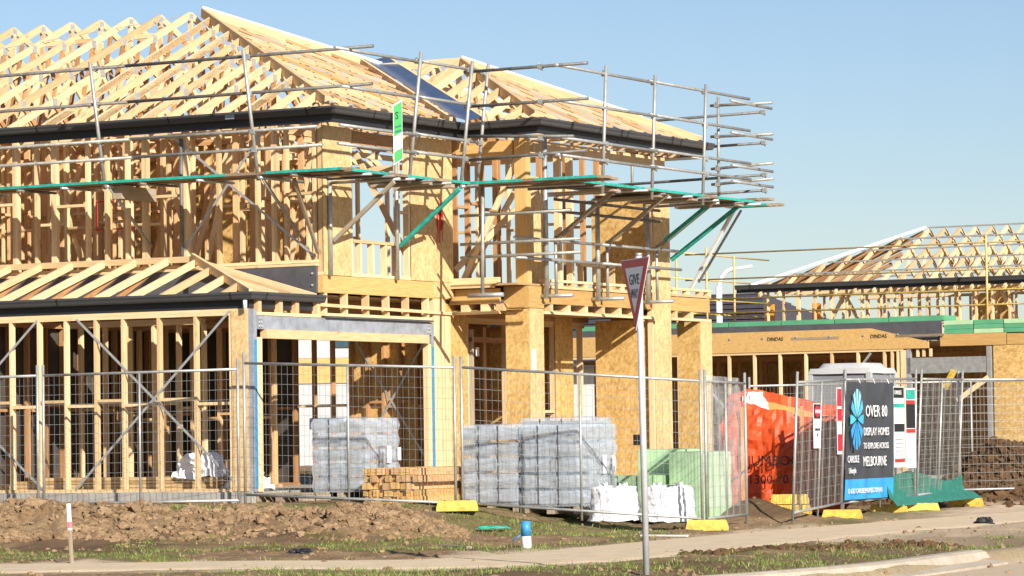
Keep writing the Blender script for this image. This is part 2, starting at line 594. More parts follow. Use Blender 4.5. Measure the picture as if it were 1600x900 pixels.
def build_ground():
    def axis(pieces):
        r = []
        for a, b, s in pieces:
            r += list(np.arange(a, b, s))
        r.append(pieces[-1][1])
        return np.array(r)
    xs = axis([(-900, -100, 80), (-100, -20, 8), (-20, -9, 0.5), (-9, 11, 0.07), (11, 20, 0.5), (20, 100, 8), (100, 900, 80)])
    ys = axis([(-60, 20, 8), (20, 29, 0.4), (29, 62, 0.085), (62, 80, 0.5), (80, 200, 8), (200, 2000, 120)])
    X, Y = np.meshgrid(xs, ys)
    Zg = ground_z(X, Y)
    ny, nx = X.shape
    co = np.stack([X, Y, Zg], -1).reshape(-1, 3)
    idx = np.arange(nx * ny).reshape(ny, nx)
    f = np.stack([idx[:-1, :-1], idx[:-1, 1:], idx[1:, 1:], idx[1:, :-1]], -1).reshape(-1, 4)
    me = bpy.data.meshes.new('ground')
    me.vertices.add(len(co))
    me.vertices.foreach_set('co', co.ravel())
    me.loops.add(f.size)
    me.polygons.add(len(f))
    me.loops.foreach_set('vertex_index', f.ravel())
    me.polygons.foreach_set('loop_start', np.arange(0, f.size, 4))
    me.polygons.foreach_set('loop_total', np.full(len(f), 4))
    me.update()
    rs = roadside(X, Y)
    pd = polydist(X, Y, PATH)
    nz = fbm(X * 0.9, Y * 0.9, 41)
    dust = np.clip(sstep(1.5 + 1.2 * (nz - 0.5), pd - 0.2, pd + 0.5), 0, 1)
    dust = np.where(X > 2.0, np.maximum(dust, sstep(X - 0.25 * (Y - 40) + 2 * (nz - 0.5), 2.0, 4.0) * sstep(-rs, -9, 9)), dust)
    verge = (rs < -0.1) & (pd > 0.9) & (X > -2) & (Y < 45)
    north = (X - 0.55 * (Y - 36) - 0.6) > 0
    patch = sstep(-rs, 0.1, 0.5) * sstep(pd, 0.95, 1.3) * sstep(-Y, -39.8, -37.6) * (X > -1.0) * north
    dust = np.maximum(dust * (1 - 0.9 * patch), sstep(rs, 0.0, 0.3))
    grass = sstep(fbm(X * 0.7, Y * 0.7, 51), 0.46, 0.6) * (1 - dust) * (1 - np.clip(gmound(X, Y) * 5, 0, 1))
    grass = np.maximum(grass, patch * sstep(fbm(X * 1.3, Y * 1.3, 55), 0.35, 0.6))
    p1, p2 = pilemask(X, Y)
    damp = np.clip(sstep(p1, 0.03, 0.12) + sstep(p2, 0.05, 0.15), 0, 1)
    damp = np.maximum(damp, 0.9 * sstep(fbm(X * 0.8, Y * 0.8, 61), 0.38, 0.55) * sstep(-np.abs(Y - 39.9), -2.6, -1.0) * (1 - dust))
    damp = np.maximum(damp, 0.85 * patch * sstep(fbm(X * 1.1, Y * 1.1, 91), 0.42, 0.58))
    damp = np.where(verge, np.maximum(damp, 0.6 * sstep(-rs, 0.1, 0.3) * sstep(rs, -1.6, -0.5)), damp)
    za = np.stack([dust, grass * (1 - damp), damp, np.ones_like(dust)], -1).reshape(-1, 4)
    at = me.color_attributes.new('zone', 'FLOAT_COLOR', 'POINT')
    at.data.foreach_set('color', za.ravel())
    me.materials.append(M['soil'])
    o = link(bpy.data.objects.new('ground', me))
    o['kind'] = 'structure'
    me.polygons.foreach_set('use_smooth', np.ones(len(f), bool))


build_ground()


def strip(name, pl, w, mat, lift, seglen=0.4):
    pts = []
    for (x0, y0), (x1, y1) in zip(pl[:-1], pl[1:]):
        n = max(1, int(math.hypot(x1 - x0, y1 - y0) / seglen))
        for i in range(n):
            pts.append((x0 + (x1 - x0) * i / n, y0 + (y1 - y0) * i / n))
    pts = np.array(pts + [pl[-1]])
    for _ in range(12):
        pts[1:-1] = (pts[:-2] + pts[1:-1] * 2 + pts[2:]) / 4
    t = np.gradient(pts, axis=0)
    t /= np.linalg.norm(t, axis=1)[:, None]
    nrm = np.stack([t[:, 1], -t[:, 0]], -1)
    return pts, nrm


# footpath: slabs cut by control joints, each a piece of its own
pp, pn = strip('footpath', PATH, 1.5, 'concrete', 0.01)
path_root = mesh('footpath', None, [(0, 0, -0.9), (0.1, 0, -0.9), (0.1, 0.1, -0.9)], [(0, 1, 2)], 'concrete')
bpy.data.objects.remove(path_root)
vs, fs = [], []
step = 4
edge = []
for i in range(len(pp)):
    wob = 0.05 * math.sin(i * 0.9) + 0.04 * math.sin(i * 2.3)
    for s_ in (-1.3, -0.95, 0.88 + wob, 1.25 + wob):
        q = pp[i] + pn[i] * s_
        edge.append((q[0], q[1]))
eg = np.array(edge)
ez = ground_z(eg[:, 0], eg[:, 1], False) + np.tile([-0.03, 0.014, 0.014, -0.03], len(pp))
for i in range(len(pp)):
    for k in range(4):
        vs.append((eg[4 * i + k][0], eg[4 * i + k][1], ez[4 * i + k]))
    if i:
        for k in range(3):
            fs.append((4 * i - 4 + k, 4 * i - 3 + k, 4 * i + 1 + k, 4 * i + k))
M['path'] = soil_mat('dusty_concrete', (0.68, 0.545, 0.37), (0.57, 0.44, 0.285), False, 0.15)
fp = mesh('footpath', None, vs, fs, 'path')
fp['kind'] = 'structure'

# kerb: real step with a rolled face
kp, kn = strip('kerb', [(1.55, 31.75)] + KERB[2:6] + [(5.05, 37.85)], 0.3, 'concrete', 0.0, 0.3)
prof = [(-0.16, 0.0), (-0.16, 0.012), (0.0, 0.016), (0.06, -0.005), (0.12, -0.09), (0.30, -0.12), (0.30, -0.2)]
vs, fs = [], []
for i in range(len(kp)):
    for d, h in prof:
        q = kp[i] + kn[i] * d
        vs.append((q[0], q[1], -0.605 + h + 0.012))
    if i:
        n = len(prof)
        for j in range(n - 1):
            fs.append(((i - 1) * n + j, (i - 1) * n + j + 1, i * n + j + 1, i * n + j))
M['kerbc'] = soil_mat('kerb_concrete', (0.48, 0.42, 0.335), (0.39, 0.325, 0.245), False, 0.3)
kb = mesh('kerb', None, vs, fs, 'kerbc')
kb['kind'] = 'structure'


def clods(name, pts, sizes, mat):
    base = bmesh.new()
    bmesh.ops.create_icosphere(base, subdivisions=1, radius=1.0)
    bv = np.array([v.co[:] for v in base.verts])
    bf = np.array([[v.index for v in q.verts] for q in base.faces])
    base.free()
    n, k = len(pts), len(bv)
    jit = rng.uniform(0.6, 1.25, (n, k, 1))
    sc = rng.uniform(0.65, 1.25, (n, 1, 3)) * np.array([1, 1, 0.75])
    v = bv[None] * jit * sc * sizes[:, None, None] + pts[:, None, :]
    f = bf[None] + (np.arange(n) * k)[:, None, None]
    me = bpy.data.meshes.new(name)
    me.from_pydata(v.reshape(-1, 3).tolist(), [], f.reshape(-1, 3).tolist())
    me.materials.append(M[mat])
    o = link(bpy.data.objects.new(name, me))
    o['kind'] = 'stuff'
    return o


def clod_field(n):
    cx = rng.uniform(-7.6, 0.6, n)
    cy = 42.9 + rng.normal(0, 1.15, n)
    keep = (gmound(cx, cy) > 0.035) & (fbm(cx * 1.6, cy * 1.6, 81) + 0.25 * rng.random(n) > 0.5)
    return cx[keep], cy[keep]


cx, cy = clod_field(15000)
sz = 0.010 + 0.055 * rng.random(len(cx)) ** 2.6
big = rng.random(len(cx)) < 0.03
sz = np.where(big, rng.uniform(0.06, 0.11, len(cx)), sz)
o = clods('soil_clods', np.stack([cx, cy, ground_z(cx, cy) + sz * 0.05], -1), sz, 'clod')
tag(o, 'dry crumbly clods heaped along the side wall of the house', 'soil')
n = 3500
cx = 8.6 + rng.normal(0, 1.0, n)
cy = 59.6 + rng.normal(0, 1.1, n)
sz = 0.02 + 0.09 * rng.random(n) ** 3
o = clods('spoil_clods', np.stack([cx, cy, ground_z(cx, cy) + sz * 0.1], -1), sz, 'darksoil')
tag(o, 'dark brown clods of the dug spoil heap at far right', 'soil')
t_ = rng.random(900)
cx = 1.9 + 2.9 * t_ + rng.normal(0, 0.18, 900)
cy = 36.9 + 2.2 * t_ + rng.normal(0, 0.30, 900)
k_ = roadside(cx, cy) < -0.15
cx, cy = cx[k_], cy[k_]
sz = 0.012 + 0.05 * rng.random(len(cx)) ** 3
o = clods('verge_clods', np.stack([cx, cy, ground_z(cx, cy) + sz * 0.1], -1), sz, 'darksoil')
tag(o, 'dark crumbs of earth strewn along the verge by the kerb', 'soil')
n = 2600
cx = rng.uniform(-6, 7, n)
cy = rng.uniform(31, 50, n)
keep = (polydist(cx, cy, PATH) > 1.05) & (roadside(cx, cy) < -0.1) | (rng.random(n) < 0.07)
cx, cy = cx[keep], cy[keep]
sz = 0.008 + 0.035 * rng.random(len(cx)) ** 3
o = clods('pebbles', np.stack([cx, cy, ground_z(cx, cy) + sz * 0.2], -1), sz, 'clod')
tag(o, 'small loose pebbles and crumbs strewn over the verge', 'gravel')

# grass tufts
n = 95000
gx = rng.uniform(-7, 6.5, n)
gy = rng.uniform(30, 47, n)
dens = sstep(fbm(gx * 0.7, gy * 0.7, 51), 0.44, 0.62) * sstep(fbm(gx * 3, gy * 3, 71), 0.38, 0.6)
dens *= sstep(polydist(gx, gy, PATH), 0.98, 1.25) * (roadside(gx, gy) < -0.15) * (gmound(gx, gy) < 0.12)
rs_ = roadside(gx, gy)
pt_ = sstep(-rs_, 0.15, 0.5) * sstep(polydist(gx, gy, PATH), 0.98, 1.3) * (gx - 0.55 * (gy - 36) - 0.6 > 0) * sstep(-gy, -39.8, -37.8)
dens = np.maximum(dens, 0.42 * pt_ * sstep(fbm(gx * 1.3, gy * 1.3, 55), 0.35, 0.6))
dens *= np.where((gx > 2.5) & (gy > 41), 0.12, 1.0)
keep = rng.random(n) < dens
gx, gy = gx[keep], gy[keep]
n = len(gx)
gzv = ground_z(gx, gy)
ang = rng.uniform(0, 6.283, n)
hh = rng.uniform(0.015, 0.058, n)
ww = rng.uniform(0.004, 0.009, n)
ln = rng.normal(0, 0.03, (n, 2))
v = np.zeros((n, 3, 3))
v[:, 0] = np.stack([gx - ww * np.cos(ang), gy - ww * np.sin(ang), gzv - 0.01], -1)
v[:, 1] = np.stack([gx + ww * np.cos(ang), gy + ww * np.sin(ang), gzv - 0.01], -1)
v[:, 2] = np.stack([gx + ln[:, 0], gy + ln[:, 1], gzv + hh], -1)
me = bpy.data.meshes.new('grass')
me.from_pydata(v.reshape(-1, 3).tolist(), [], np.arange(3 * n).reshape(-1, 3).tolist())
me.materials.append(M['grass'])
o = link(bpy.data.objects.new('grass', me))
o['kind'] = 'stuff'
tag(o, 'thin patchy green grass on the verge and nature strip', 'grass')

# ------------------------------------------------------------------ main house
H = thing('timber_frame_house', 'two storey pine framed house under construction with open roof trusses', 'house', W(0, 0, 0))
hbox('slab', H, -0.06, 12, -0.04, 12.4, -0.45, 0.0, 'slab')
hbox('slab', H, -1.4, -0.06, 5.4, 12.4, -0.5, -0.01, 'slab')


def wall(axis, c, t0, t1, z0, z1, studs, nog=None, mat='pine', thick=0.09, plates=True, smat=None, t_open=()):
    """House wall frame: a mesh of plates whose studs and noggins are sub-parts."""
    smat = smat or mat
    P = (lambda t, z: W(t, c, z)) if axis == 'a' else (lambda t, z: W(c, t, z))
    wf = beam('wall_frame', H, P(t0, z0 + 0.0225), P(t1, z0 + 0.0225), thick, 0.045, mat)
    beam('top_plate', wf, P(t0, z1 - 0.0225), P(t1, z1 - 0.0225), thick, 0.045, mat)
    beam('top_plate', wf, P(t0, z1 - 0.0685), P(t1, z1 - 0.0685), thick - 0.004, 0.045, mat)
    along = U if axis == 'a' else V
    ss = sorted(studs)
    for t in ss:
        beam('stud', wf, P(t, z0 + 0.047), P(t, z1 - 0.093), 0.045 if axis == 'b' else thick, thick if axis == 'b' else 0.045, smat, U)
    if nog:
        for k, (s0, s1) in enumerate(zip(ss[:-1], ss[1:])):
            if any(s0 < o1 and s1 > o0 for o0, o1 in t_open) or s1 - s0 < 0.12:
                continue
            zz = z0 + nog + (0.035 if k % 2 else -0.035)
            beam('noggin', wf, P(s0 + 0.024, zz), P(s1 - 0.024, zz), thick - 0.006, 0.042, smat)
    return wf


def rangef(a, b, s):
    r, x = [], a
    while x < b + 1e-6:
        r.append(round(x, 3))
        x += s
    return r


# ground floor, side wall (b = 0) with exact stud rhythm
low = [0.9, 1.53, 2.15, 2.63, 3.16, 3.64, 4.14] + rangef(4.62, 9.6, 0.48)
w = wall('a', 0.045, 0.0, 9.6, 0.0, 2.57, [0.30] + low, 1.28)
hbox('corner_panel', H, 0.0, 0.275, -0.012, -0.001, 0.01, 2.55, 'osb_pale')
for (a0, z0, a1, z1) in ((2.95, 2.5, 0.12, 0.03), (0.30, 2.54, 2.98, 0.05), (3.65, 2.5, 6.4, 0.03), (6.5, 2.5, 3.55, 0.03)):
    beam('brace_strap', w, W(a0, -0.006 - 0.004 * (a0 < 1), z0), W(a1, -0.006 - 0.004 * (a0 < 1), z1), 0.006, 0.035, 'strap')
# interior ground floor walls
wall('a', 2.3, 2.3, 9.8, 0.0, 2.55, rangef(2.3, 9.8, 0.45), 1.25, 'pine')
wall('a', 3.9, 2.0, 9.8, 0.0, 2.55, rangef(2.1, 9.8, 0.5), 1.1, 'pine_red')
w = wall('a', 5.5, 2.7, 11.5, 0.0, 2.55, rangef(2.75, 11.4, 0.45), 1.25, 'pine_dark')
hbox('wall_wrap', H, 2.72, 11.5, 5.56, 5.57, 0.02, 2.56, 'wrap_black')
w = wall('a', 5.5, 0.10, 1.75, 0.0, 2.55, rangef(0.2, 1.7, 0.3), 1.25, 'pine_dark')
hbox('wall_lining', H, 0.1, 1.75, 5.56, 5.575, 0.02, 2.5, 'osb')
for t in (2.02, 2.36):
    hbox('stud', w, t, t + 0.045, 5.455, 5.545, 0.0, 2.5, 'pine_dark')
hbox('noggin', w, 1.76, 2.68, 5.46, 5.54, 1.22, 1.265, 'pine')
beam('brace_strap', w, W(0.2, 5.448, 2.4), W(1.7, 5.448, 0.2), 0.006, 0.035, 'strap')
beam('brace_strap', w, W(1.7, 5.444, 2.4), W(0.2, 5.444, 0.2), 0.006, 0.035, 'strap')
wall('b', 4.9, 0.1, 5.4, 0.0, 2.55, rangef(0.5, 5.4, 0.45), 1.25, 'pine_dark')
hbox('wall_wrap', H, 4.96, 4.97, 0.1, 5.4, 0.02, 2.56, 'wrap_black')
wall('b', 8.6, 0.1, 5.4, 0.0, 2.55, rangef(0.5, 5.4, 0.45), 1.25, 'pine_dark')
hbox('wall_wrap', H, 8.66, 8.67, 0.1, 5.4, 0.02, 2.56, 'wrap_black')

# garage front (a = 0)
hbox('steel_post', H, -0.09, 0.0, 0.0, 0.085, 0.0, 2.56, 'steel')
hbox('blue_post_cover', H, -0.10, -0.092, 0.012, 0.075, 0.05, 2.13, 'blue')
hbox('door_jamb', H, -0.09, 0.0, 0.09, 0.22, 0.0, 2.165, 'pine')
hbox('steel_beam', H, -0.10, -0.02, 0.09, 4.92, 2.28, 2.47, 'steel')
for b in (0.13, 0.19, 4.80, 4.86):
    for z in (2.32, 2.375, 2.43):
        tube('bolt', H, W(-0.115, b, z), W(-0.098, b, z), 0.016, 'plate', 6)
hbox('lintel', H, -0.13, -0.02, 0.28, 4.80, 2.15, 2.277, 'pine')
hbox('packer_plate', H, -0.11, -0.0, 0.10, 1.75, 2.474, 2.52, 'pine')
for b in (0.17, 0.72, 1.15, 1.72):
    hbox('cripple_stud', H, -0.09, 0.0, b - 0.045, b + 0.045, 2.522, 2.72, 'pine')
hbox('lintel_angle', H, -0.15, -0.02, 1.86, 4.90, 2.474, 2.50, 'steel_dark')
hbox('bearer', H, -0.12, -0.0, 1.84, 4.9, 2.504, 2.545, 'pine')
for b in (1.93, 2.5, 3.1, 3.68, 4.25, 4.85, 5.35):
    hbox('cripple_stud', H, -0.09, 0.02, b - 0.0225, b + 0.0225, 2.547, 2.838, 'pine')
beam('batten', H, W(-0.11, 1.75, 2.66), W(-0.11, 5.5, 2.62), 0.035, 0.045, 'pine')
hbox('rim_beam', H, -0.09, 0.0, 1.85, 5.47, 2.842, 3.095, 'lvl')
hbox('steel_post', H, -0.09, 0.0, 4.925, 5.0, 0.0, 2.46, 'steel')
hbox('blue_post_cover', H, -0.10, -0.092, 4.935, 4.99, 0.05, 2.1, 'blue')
for k, b in enumerate((5.06, 5.16, 5.27, 5.39, 5.47)):
    hbox('stud', H, -0.09 - 0.004 * (k % 2), 0.0, b - 0.048, b + 0.048, 0.0, 2.838 if b < 5.3 else 2.6, 'pine')
hbox('door_jamb', H, -0.09, 0.0, 4.82, 4.915, 0.0, 2.145, 'pine')
# upper side-wall steel beam and its corner
hbox('steel_beam', H, 0.0, 9.0, 1.80, 1.85, 2.84, 3.23, 'steel_dark')
hbox('top_flange', H, 0.0, 9.0, 1.79, 1.94, 3.233, 3.27, 'pine')
for z in (2.95, 3.12):
    tube('bolt', H, W(0.06, 1.80, z), W(0.06, 1.78, z), 0.018, 'plate', 6)
# floor deck and joists
hbox('floor_deck', H, 0.0, 9.8, 1.9, 11.2, 3.06, 3.085, 'deck')
hbox('ceiling_frame', H, 0.05, 9.8, 2.0, 11.0, 2.80, 2.82, 'deck')
for a in rangef(0.7, 9.4, 0.6):
    hbox('floor_joist', H, a, a + 0.045, 1.9, 5.6, 2.58, 2.795, 'pine_dark')
hbox('floor_deck', H, -1.28, -0.01, 5.5, 10.7, 3.03, 3.06, 'deck')

# upper side wall (b = 1.85)
ups = [0.06, 0.55, 0.72, 1.05, 1.73, 2.3, 3.02, 3.37, 3.75, 4.1, 4.69, 5.05, 5.42] + rangef(5.85, 9.6, 0.45)
UP0, UP1 = 3.28, 5.44
for t in (5.42, 4.69, 3.02, 2.3, 0.72, 6.3, 7.2):
    ups.append(round(t + 0.046, 3))
w = wall('a', 1.90, 0.0, 9.6, UP0, UP1, ups, 1.05, t_open=((0.6, 1.1), (1.75, 2.3), (3.4, 4.1), (4.75, 5.4), (6.0, 7.0)))
beam('brace_strap', w, W(2.65, 1.845, 5.35), W(0.03, 1.845, 3.36), 0.006, 0.035, 'strap')
beam('brace_strap', w, W(2.45, 1.835, 3.4), W(0.85, 1.835, 5.3), 0.006, 0.035, 'strap')
for k, (b, a0, a1, ph, sp) in enumerate(((3.3, 1.6, 8.6, 0.2, 0.45), (4.5, 2.4, 10.6, 0.1, 0.6), (6.6, 2.9, 11.4, 0.25, 0.45), (8.7, 4.2, 11.4, 0.0, 0.6), (10.8, -0.1, 13.2, 0.1, 0.6))):
    wall('a', b, a0, a1, 3.1, UP1, rangef(a0 + ph, a1, sp), 1.15 + 0.1 * (k % 2), 'pine' if k % 2 == 0 else 'pine_red', t_open=((3.0, 4.5), (6.0, 7.4)))
wall('a', 2.65, 3.1, 9.0, 3.1, UP1, rangef(3.25, 9.0, 0.6), 0.95, 'pine')
for k in range(9):
    a_ = 2.6 + 0.75 * k
    beam('timber_brace', H, W(a_, 2.75 + 0.9 * (k % 3), 3.15 + 0.4 * (k % 2)), W(a_ + (0.7 if k % 2 else -0.6), 2.75 + 0.9 * (k % 3), 5.3), 0.035, 0.09, 'pine')
for b in (2.9, 4.4, 5.7, 7.6):
    beam('roof_runner', H, W(0.4, b, 5.57), W(12.5, b, 5.57), 0.09, 0.035, 'pine')
for k, (a, b0, b1, sp) in enumerate(((1.6, 1.95, 4.4, 0.45), (3.9, 1.95, 6.5, 0.45), (6.1, 1.95, 8.6, 0.45), (8.4, 1.95, 10.7, 0.5))):
    wall('b', a, b0, b1, 3.1, UP1, rangef(b0 + 0.2, b1, sp), 1.2, 'pine_red')
for i in range(7):
    hbox('bracing_panel', H, 5.0 + 1.22 * i, 6.2 + 1.22 * i, 10.86, 10.87, 3.12, 5.42, 'osb')
# bracing panels inside and knee braces
for (a0, a1, b) in ((3.0, 3.9, 4.56), (5.4, 6.3, 6.66), (6.9, 8.1, 4.56), (4.6, 5.5, 8.76), (8.2, 9.1, 6.66)):
    hbox('bracing_panel', H, a0, a1, b, b + 0.009, 3.12, 5.4, 'osb')
for (a0, z0, a1, z1, b) in ((3.2, 3.2, 2.4, 5.2, 3.22), (2.2, 3.2, 1.7, 5.2, 4.44), (6.0, 3.2, 5.2, 5.0, 3.22), (4.8, 3.2, 4.1, 5.2, 4.43), (1.1, 3.3, 2.2, 5.3, 6.5)):
    beam('timber_brace', H, W(a0, b, z0), W(a1, b, z1), 0.035, 0.09, 'pine')
# red door frame mark on an inner wall
for q in (((4.45, 4.40), (4.45, 3.95)), ((4.45, 4.40), (4.15, 4.40)), ((4.5, 3.97), (3.75, 3.97))):
    beam('red_marking', H, W(q[0][0], 2.6, q[0][1]), W(q[1][0], 2.6, q[1][1]), 0.010, 0.018, 'red_paint')

# upper front wall (a = 0)
w = wall('b', -0.045, 1.85, 5.62, 3.10, UP1, [1.90, 2.0, 2.62, 2.66, 4.02, 4.30, 4.5, 5.0, 5.3, 5.58], 1.05, t_open=((2.62, 4.02),))
hbox('window_sill', H, -0.10, 0.0, 2.69, 4.28, 3.60, 3.645, 'pine')
for b in (2.9, 3.25, 3.62, 3.95):
    hbox('sill_stud', H, -0.095, 0.0, b - 0.0225, b + 0.0225, 3.147, 3.598, 'pine')
hbox('window_head', H, -0.10, 0.0, 2.69, 4.0, 5.05, 5.25, 'pine_dark')
hbox('bracing_panel', H, -0.104, -0.094, 1.86, 2.62, 3.10, 5.42, 'osb_pale')
hbox('bracing_panel', H, -0.104, -0.094, 4.34, 5.60, 3.10, 5.42, 'osb_pale')
hbox('bracing_panel', H, -0.10, -0.092, 5.0, 5.60, 2.86, 3.095, 'osb_pale')
# pink spray marks
sr = random.Random(4)
for i in range(16):
    b0_ = 5.10 + 0.012 * i + sr.uniform(-.01, .01)
    zt_ = sr.uniform(4.15, 4.4)
    beam('spray_mark', H, W(-0.1065, b0_, zt_), W(-0.1065, b0_ + sr.uniform(-.06, .08), zt_ - sr.uniform(0.15, 0.65)), 0.004, 0.014, 'red_paint', U)

# ---- lower lean-to roof along the side wall
LZ0, LB0, LA0 = 2.79, -0.13, -0.15


def lowz(b):
    return LZ0 + (b - LB0) * 0.335


lroof = beam('wall_plate', H, W(9.5, 1.74, 3.40), W(2.05, 1.74, 3.40), 0.045, 0.09, 'pine')
for a in rangef(2.55, 9.2, 0.58):
    beam('rafter', H, W(a, LB0 + 0.03, lowz(LB0) - 0.03), W(a, 1.72, lowz(1.72) - 0.03), 0.045, 0.10, 'pine')
    beam('rafter_strut', H, W(a + 0.05, 0.10, 2.60), W(a + 0.05, 1.3, lowz(1.3) - 0.09), 0.035, 0.07, 'pine_dark')
hipA, hipB = W(LA0 + 0.05, LB0 + 0.05, LZ0 - 0.01), W(2.1, 1.72, lowz(1.72) + 0.02)
beam('hip_rafter', H, hipA, hipB, 0.05, 0.12, 'pine')
for a in (0.35, 0.85, 1.4, 1.95):
    bt = LB0 + (a - LA0) / (2.1 - LA0) * (1.72 - LB0)
    beam('jack_rafter', H, W(a, LB0 + 0.03, lowz(LB0) - 0.03), W(a, bt, lowz(bt) - 0.03), 0.045, 0.10, 'pine')
for b in (0.25, 0.6, 0.95, 1.3, 1.62):
    at = LA0 + (b - LB0) / (1.72 - LB0) * (2.1 - LA0)
    beam('jack_rafter', H, W(LA0 + 0.05, b, LZ0 - 0.02), W(at, b, lowz(b) - 0.02), 0.045, 0.10, 'pine')
hbox('rafter_tie', H, 0.2, 9.4, 0.95, 1.0, 2.62, 2.71, 'pine_dark')
hbox('sun_block_sheet', H, 0.05, 9.4, 0.10, 1.78, 2.592, 2.604, 'deck')  # unseen sheet added under the open rafters to keep sun off inner studs


def gutter(p0, p1, out, joint=1.25, drop=0.11, mat='gutter', fdrop=0.115, parent=None, join_off=0.4, m0=0, m1=0):
    """Quad gutter with its fascia board behind and below; p0-p1 is the top outer lip."""
    parent = parent or H
    p0, p1, out = Vector(p0), Vector(p1), Vector(out)
    prof = [(0.0, 0.0), (0.004, -0.03), (-0.012, -0.055), (-0.02, -0.09), (-0.035, -drop), (-0.13, -drop), (-0.13, -0.015), (-0.118, -0.015), (-0.118, -drop + 0.012), (-0.045, -drop + 0.012), (-0.016, -0.03), (-0.016, 0.0)]
    n = len(prof)
    dr = (p1 - p0).normalized()
    vs = [tuple(p + out * d + Z * h + dr * (d * mm)) for p, mm in ((p0, -m0), (p1, m1)) for d, h in prof]
    fs = [(i, (i + 1) % n, n + (i + 1) % n, n + i) for i in range(n)] + [tuple(range(n)), tuple(range(2 * n - 1, n - 1, -1))]
    g = mesh('gutter', parent, vs, fs, mat)
    d = (p1 - p0)
    L = d.length
    t = join_off
    while t < L:
        c = p0 + d * (t / L)
        mb = MB()
        u = d.normalized()
        for (d0, h0), (d1, h1) in zip(prof[:4], prof[1:5]):
            q0, q1 = c + out * (d0 + 0.004) + Z * h0, c + out * (d1 + 0.004) + Z * h1
            mb.bar(q0, q1, 0.018, 0.006, out)
        mb.build('gutter_joint', 'black', g)
        t += joint
    pts = [p0 - out * 0.14 + dr * (0.14 * m0), p1 - out * 0.14 - dr * (0.14 * m1), p1 - out * 0.162 - dr * (0.162 * m1), p0 - out * 0.162 + dr * (0.162 * m0)]
    prism('fascia', parent, [q - Z * 0.03 for q in pts], -Z * (drop + fdrop - 0.03), 'fascia')
    return g


gutter(W(9.6, -0.14, 2.80), W(-0.16, -0.14, 2.80), -V, 3.0, m1=1)
gutter(W(-0.16, -0.14, 2.80), W(-0.16, 1.83, 2.80), -U, 3.0, m0=1)
tube('downpipe_outlet', H, W(-0.02, -0.1, 2.68), W(-0.02, -0.1, 2.56), 0.03, 'white')

# ---- main roof
RB0, RBM, RB1, RA0, RAP = 1.42, 6.35, 11.28, -0.60, 5.0
RZ0, RZP = 5.50, 7.75
kS = (RZP - RZ0) / (RBM - RB0)
kF = (RZP - RZ0) / (RAP - RA0)


def zside(b):
    return RZ0 + (min(b, 2 * RBM - b) - RB0) * kS


def zfront(a):
    return RZ0 + (a - RA0) * kF


def hip_b(a):
    return RB0 + (a - RA0) / (RAP - RA0) * (RBM - RB0)


def truss(a, btop=None):
    """Full truss (btop None) or one cut off flat at the hip (btop = b where its slope stops)."""
    bc = beam('roof_truss', H, W(a, 1.75, 5.495), W(a, 10.95, 5.495), 0.04, 0.09, 'pine')
    dz = 0.05
    if btop is None:
        ends = [(RB0 + 0.03, RBM), (RB1 - 0.03, RBM)]
    else:
        ends = [(RB0 + 0.03, btop), (RB1 - 0.03, 2 * RBM - btop)]
    for b0, b1 in ends:
        beam('top_chord', bc, W(a, b0, zside(b0) - dz), W(a, b1, zside(b1) - dz), 0.042, 0.105, 'pine')
    bot = [3.1, 4.75, RBM, 7.95, 9.6]
    top = [2.6, 3.85, 5.3, RBM, 7.4, 8.85, 10.1]
    lim = zside(btop) - 0.08 if btop else 99
    tz = lambda b: min(zside(b), lim) - 0.10
    seq = [(2.6, 3.1), (3.85, 3.1), (3.85, 4.75), (5.3, 4.75), (5.3, RBM), (7.4, RBM), (7.4, 7.95), (8.85, 7.95), (8.85, 9.6), (10.1, 9.6)]
    if btop is None:
        seq += [(3.2, 3.85), (4.5, 4.1), (5.8, 5.3)]
    for i, (t, b) in enumerate(seq):
        beam('web', bc, W(a, t, tz(t)), W(a, b, 5.53), 0.038, 0.075, 'pine' if i % 3 else 'pine_dark')
    if btop:
        beam('flat_chord', bc, W(a, btop, lim - 0.03), W(a, 2 * RBM - btop, lim - 0.03), 0.04, 0.09, 'pine')
    else:
        beam('web', bc, W(a, RBM, RZP - 0.12), W(a, RBM, 5.53), 0.038, 0.075, 'pine')
    for b in ([2.6, 3.85, 5.3, RBM] if btop is None else [q for q in (2.6, 3.85, 5.3) if q < btop]):
        zc = (zside(b) if b != RBM else RZP - 0.03) - 0.07
        beam('nail_plate', bc, W(a - 0.0225, b - 0.06, zc), W(a - 0.0225, b + 0.06, zc), 0.003, 0.13, 'plate')
    return bc


for k in range(14):
    truss(5.24 + 0.6 * k)
for a in (4.6, 3.7, 2.8, 1.9, 1.0):
    truss(a, hip_b(a) - 0.05)
# jack rafters on the side slope of the hip end
for a in rangef(-0.35, 4.75, 0.45):
    bt = hip_b(a)
    r = beam('jack_rafter', H, W(a, RB0 + 0.03, zside(RB0) - 0.05), W(a, bt, zside(bt) - 0.05), 0.042, 0.105, 'pine')
    if bt > 3:
        beam('nail_plate', r, W(a - 0.023, bt - 0.3, zside(bt - 0.23) - 0.08), W(a - 0.023, bt - 0.18, zside(bt - 0.23) - 0.08), 0.003, 0.12, 'plate')
        beam('hanger', r, W(a, bt - 0.25, zside(bt - 0.25) - 0.10), W(a, bt - 0.25, 5.53), 0.038, 0.07, 'pine_dark')
    if bt > 4.2:
        beam('hanger', r, W(a, 3.3, zside(3.3) - 0.10), W(a, 3.0, 5.53), 0.038, 0.07, 'pine')
